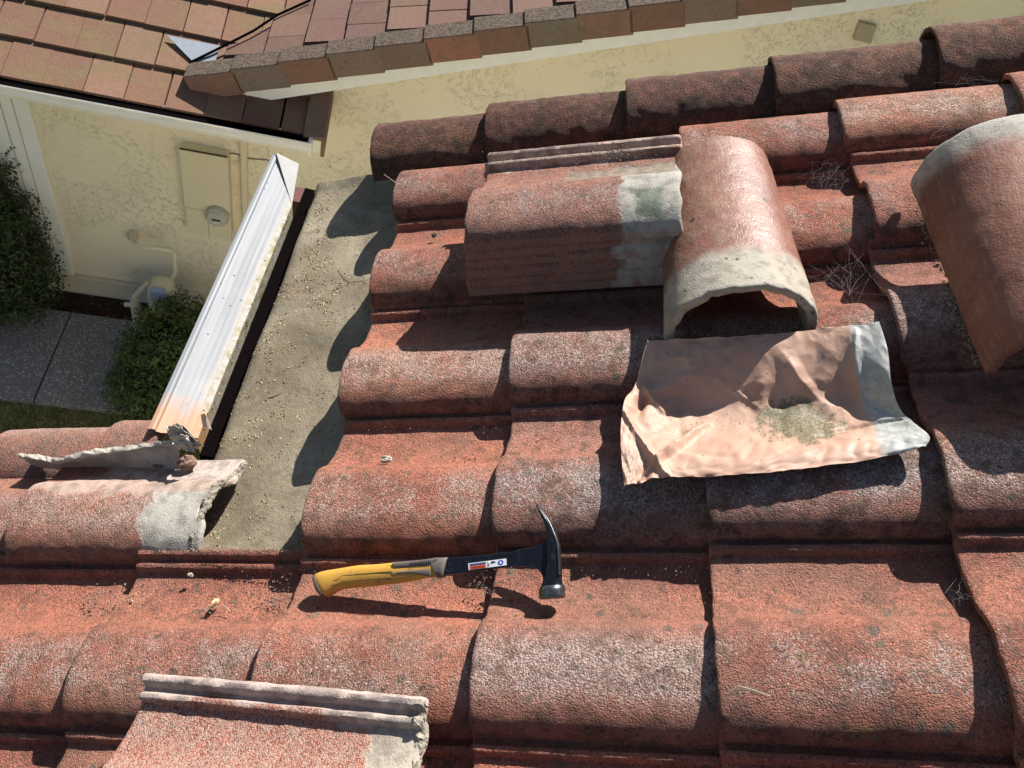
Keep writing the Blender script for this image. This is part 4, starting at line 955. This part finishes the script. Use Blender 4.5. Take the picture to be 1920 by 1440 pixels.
def bush(name, label, cat, blobs, nleaf, mat, size, seed):
    q = random.Random(seed); c0 = blobs[0][0]; root = empty(name, (c0.x, c0.y, ZG), label, cat); inv = Matrix.Translation(-root.location)
    m = MB(); tot = sum(b[1].x * b[1].y + b[1].x * b[1].z for b in blobs)
    for c, r in blobs:
        for i in range(int(nleaf * (r.x * r.y + r.x * r.z) / tot)):
            d = Vector((q.gauss(0, 1), q.gauss(0, 1), q.gauss(0, 1))).normalized()
            if d.z < -.5: d.z = -d.z
            f = 1 + .25 * mn.noise(d * 2.4 + c) + .26 * mn.noise(d * 6 + c * 3); f *= q.uniform(.74, 1.08)
            sq = Vector([math.copysign(abs(k) ** .75, k) for k in d])
            p = c + Vector((sq.x * r.x, sq.y * r.y, sq.z * r.z)) * f
            s = size * q.uniform(.6, 1.3); u = Vector((q.gauss(0, 1), q.gauss(0, 1), q.gauss(0, .6) + .2)).normalized(); nn = (d + Vector((q.gauss(0, .6), q.gauss(0, .6), q.gauss(0, .6) + .4))).normalized()
            w = u.cross(nn).normalized(); u = nn.cross(w); m.cur = min(1, max(0, .5 + .35 * mn.noise(d * 5 + c) + q.uniform(-.3, .3)))
            m.add([p - u * s, p - w * s * .45, p + u * s, p + w * s * .45], [(0, 1, 2, 3)])
    m.build('foliage', mat, root, local=inv)
    m = MB()
    for i in range(14):
        c, r = blobs[q.randrange(len(blobs))]; a = q.uniform(0, 6.28)
        m.tube([(c0.x + .04 * math.cos(a), c0.y + .04 * math.sin(a), ZG), (c.x + r.x * .3 * math.cos(a), c.y + r.y * .3 * math.sin(a), (ZG + c.z) / 2), (c.x + r.x * .7 * math.cos(a), c.y + r.y * .7 * math.sin(a), c.z + r.z * q.uniform(.2, .7))], [.015, .01, .004], 6)
    m.build('stem', M['twig'], root, local=inv)
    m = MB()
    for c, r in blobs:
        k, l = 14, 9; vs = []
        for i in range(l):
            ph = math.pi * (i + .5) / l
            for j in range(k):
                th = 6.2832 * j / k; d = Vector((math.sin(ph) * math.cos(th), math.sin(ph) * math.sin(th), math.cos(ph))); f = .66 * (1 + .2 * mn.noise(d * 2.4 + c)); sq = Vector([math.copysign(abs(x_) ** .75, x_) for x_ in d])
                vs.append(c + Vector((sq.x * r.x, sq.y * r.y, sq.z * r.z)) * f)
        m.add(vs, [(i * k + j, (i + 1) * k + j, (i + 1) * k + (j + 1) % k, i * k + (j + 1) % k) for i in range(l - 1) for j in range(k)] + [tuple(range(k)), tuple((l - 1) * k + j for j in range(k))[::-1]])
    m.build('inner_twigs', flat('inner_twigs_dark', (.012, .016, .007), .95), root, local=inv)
    return root
def P3z(x, y, z): d = ray(x, y); return CAMP + d * ((z - CAMP.z) / d.z)
bush('round_shrub', 'rounded green boxwood shrub between the path and the white gutter', 'shrub',
     [(P3z(312, 668, ZG + .42), Vector((.33, .34, .30))), (P3z(300, 745, ZG + .36), Vector((.30, .30, .28))), (P3z(345, 620, ZG + .34), Vector((.26, .26, .24))), (P3z(262, 715, ZG + .20), Vector((.20, .24, .22))), (P3z(350, 740, ZG + .36), Vector((.34, .30, .28)))], 20000, M['leaf'], .0155, 3)
bush('clipped_hedge', 'dark clipped hedge at the left photo edge against the corner trim', 'hedge',
     [(P3z(9, 470, ZG + .62), Vector((.30, .30, .55))), (P3z(-41, 400, ZG + .85), Vector((.36, .34, .65))), (P3z(36, 515, ZG + .40), Vector((.26, .22, .38))), (P3z(-66, 520, ZG + .55), Vector((.4, .30, .5))), (P3z(-11, 545, ZG + .28), Vector((.40, .22, .28)))], 22000, M['leaf2'], .017, 9)

# ------------------------------------------------------------------ small things on the tiles
def lump(name, x, y, h, r, mat, label, cat, seed, sq=(1, 1, .7)):
    q = random.Random(seed); u, v, _ = onroof(x, y, h); m = MB(); k, l = 14, 9; c = rp(u, v, h); vs = []
    for i in range(l):
        ph = math.pi * (i + .5) / l
        for j in range(k):
            th = 6.2832 * j / k; d = Vector((math.sin(ph) * math.cos(th), math.sin(ph) * math.sin(th), math.cos(ph)))
            f = r * (1 + .5 * mn.noise(d * 2.2 + Vector((seed, 0, 0)))); vs.append(c + RU * d.x * f * sq[0] + RV * d.y * f * sq[1] + RN * d.z * f * sq[2])
    m.add(vs, [(i * k + j, (i + 1) * k + j, (i + 1) * k + (j + 1) % k, i * k + (j + 1) % k) for i in range(l - 1) for j in range(k)] + [tuple(range(k)), tuple((l - 1) * k + j for j in range(k))[::-1]])
    return tag(m.build(name, mat), label, cat)
CR = flat('mortar_crumb', (.42, .39, .31), .95, .1, 0, .5, 300)
lump('mortar_crumb', 724, 861, .002, .0085, CR, 'crumbly pale lump of mortar on the tile right of the underlayment', 'crumb', 2, (1.3, .8, .7))
lump('pebble', 357, 1078, -.016, .0045, CR, 'small grey pebble on the tile pan above the curled leaf', 'pebble', 4, (1.2, .8, .8))
lump('moss_clump', 814, 441, -.012, .006, flat('moss_black_brown', (.05, .04, .03), .95), 'dark moss clump on the tile left of the loose stack', 'moss clump', 6)
lump('mortar_lump', 350, 868, -.018, .016, flat('mortar_rubble_red', (.24, .15, .12), .95, .1, 0, .6, 120), 'reddish rubble lump at the foot of the gutter on the cut tile', 'mortar lump', 12, (1.2, .9, .9))
lump('mortar_lump', 300, 872, -.026, .010, bpy.data.materials['mortar_rubble_red'], 'small dark rubble lump under the grey lead strip', 'mortar lump', 15, (1.9, .7, .6))
# curled leaf
LF = flat('leaf_dry_yellow', (.66, .55, .30), .7, .2, 0, .3, 150)
SRL = [[(388, 1146, .006 - .022), (394, 1140, .016 - .022), (400, 1138, .006 - .022)], [(394, 1134, .004 - .022), (402, 1130, .020 - .022), (409, 1131, .004 - .022)], [(402, 1124, .002 - .022), (410, 1121, .010 - .022), (412, 1124, .002 - .022)]]
tag(sheet('dry_leaf', SRL, LF, 12, 12, .0006, lambda s, t, p: mn.noise(Vector((s * 4, t * 4, 5))) * .004), 'curled yellow dry leaf on the tile left of the hammer', 'leaf')
# loose twigs
TW = flat('twig_pale', (.34, .29, .22), .9)
def twig(pts, label, r=.0008):
    m = MB(); m.tube([rp(*onroof(x, y, h)) for x, y, h in pts], r, 6); return tag(m.build('dry_twig', TW), label, 'twig')
twig([(395, 1150, -.012), (383, 1142, -.01), (420, 1136, -.012), (432, 1147, -.014)], 'thin twig beside the curled yellow leaf')
twig([(889, 1098, -.004), (905, 1097, .0), (912, 1080, .004)], 'forked pale twig in the shadow under the hammer shaft')
twig([(903, 1099, .0), (918, 1107, -.004), (930, 1112, -.006)], 'short pale twig pointing to the hammer head')
twig([(1365, 1300, .04), (1385, 1286, .046), (1420, 1296, .043), (1444, 1306, .040)], 'pale bent twig on the mossy tile at the lower right')
twig([(720, 327, .05), (745, 345, .055), (770, 350, .05), (785, 343, .05)], 'curved straw on the tile behind the loose stack')
twig([(527, 697, -.055), (540, 690, -.052), (549, 688, -.055)], 'white feathery straw on the underlayment', .0016)
# dirt crumbs lying in the pans and along the ribs
m = MB(); q = random.Random(8)
def crumbs(N, fu, h, smax=.0022):
    for i in range(N):
        x, y = fu(); u, v, _ = onroof(x, y, h); s = q.uniform(.0007, smax); m.cur = q.random(); a = q.uniform(0, 6.28)
        p = rp(u, v, h); dx = (RU * math.cos(a) + RV * math.sin(a)) * s * 1.6; dy = (RV * math.cos(a) - RU * math.sin(a)) * s
        m.add([p - dx, p - dy, p + dx, p + dy, p + RN * s], [(0, 1, 4), (1, 2, 4), (2, 3, 4), (3, 0, 4)])
crumbs(260, lambda: (q.uniform(265, 545), q.gauss(1033, 2)), -.009, .0014)
crumbs(60, lambda: (q.uniform(480, 545), q.gauss(1108, 16)), -.022, .0018)
crumbs(40, lambda: (q.gauss(190, 28), q.gauss(1115, 14)), -.018, .003)
crumbs(40, lambda: (q.gauss(905, 14), q.gauss(1095, 16)), -.020, .002)
crumbs(30, lambda: (q.gauss(880, 20), q.gauss(866, 16)), -.020, .002)
crumbs(150, lambda: (q.uniform(1100, 1180), q.gauss(287, 10)), .168, .0018)
crumbs(120, lambda: (q.uniform(900, 1250), q.gauss(300, 8)), .168, .0015)
M['grit'] = crumb_mat('roof_grit', [(0, (.06, .04, .03)), (.5, (.16, .10, .07)), (1, (.34, .25, .17))])
crumbs(260, lambda: (q.uniform(330, 1700), q.uniform(1060, 1150)), -.014, .0012)
crumbs(160, lambda: (q.uniform(660, 1120), q.uniform(800, 860)), -.014, .0011)
crumbs(200, lambda: (lambda f: (1722 + 112 * f + q.gauss(0, 4), 400 + 290 * f + q.gauss(0, 6)))(q.random()), .058, .0026)
tag(m.build('roof_grit', M['grit']), 'grit and crumbs of dirt lying in the tile pans', 'debris', kind='stuff')
# cobwebs
t = NT('cobweb_silk'); M['web'] = t.out((.40, .40, .40), .5, .5)
def web(cx, cy, rx, ry, h0, h1, n, label, seed):
    n = int(n * .7)
    q = random.Random(seed); m = MB()
    A = [(cx + max(-1.2, min(1.2, q.gauss(0, .5))) * rx, cy + max(-1.2, min(1.2, q.gauss(0, .5))) * ry) for _ in range(n * 2)]
    for i in range(n):
        a, b = A[i], A[(i * 7 + 3) % len(A)]; ha, hb_ = q.uniform(h0, h1), q.uniform(h0, h1); pts = []
        for k in range(5):
            f = k / 4; pts.append(rp(*onroof(a[0] + (b[0] - a[0]) * f + q.uniform(-3, 3), a[1] + (b[1] - a[1]) * f + q.uniform(-3, 3), ha + (hb_ - ha) * f - .006 * math.sin(3.14 * f))))
        m.tube(pts, .00005, 3, False)
    return tag(m.build('cobweb', M['web']), label, 'cobweb')
web(1555, 335, 60, 42, -.01, .04, 70, 'grey cobweb in the gap right of the upright ridge tile', 1)
web(1590, 520, 75, 60, .0, .05, 60, 'cobweb between the two big loose ridge tiles', 2)
web(1815, 150, 60, 18, .0, .03, 40, 'cobweb under the topmost verge tiles at the upper right', 3)
web(1790, 262, 90, 40, .02, .06, 22, 'loose cobweb strands above the big red ridge tile', 4)
web(1795, 1120, 28, 34, -.02, .02, 22, 'small cobweb knot at the tile gap on the right', 5)

sc.render.resolution_x = 1024; sc.render.resolution_y = 768
sc.render.engine = 'CYCLES'
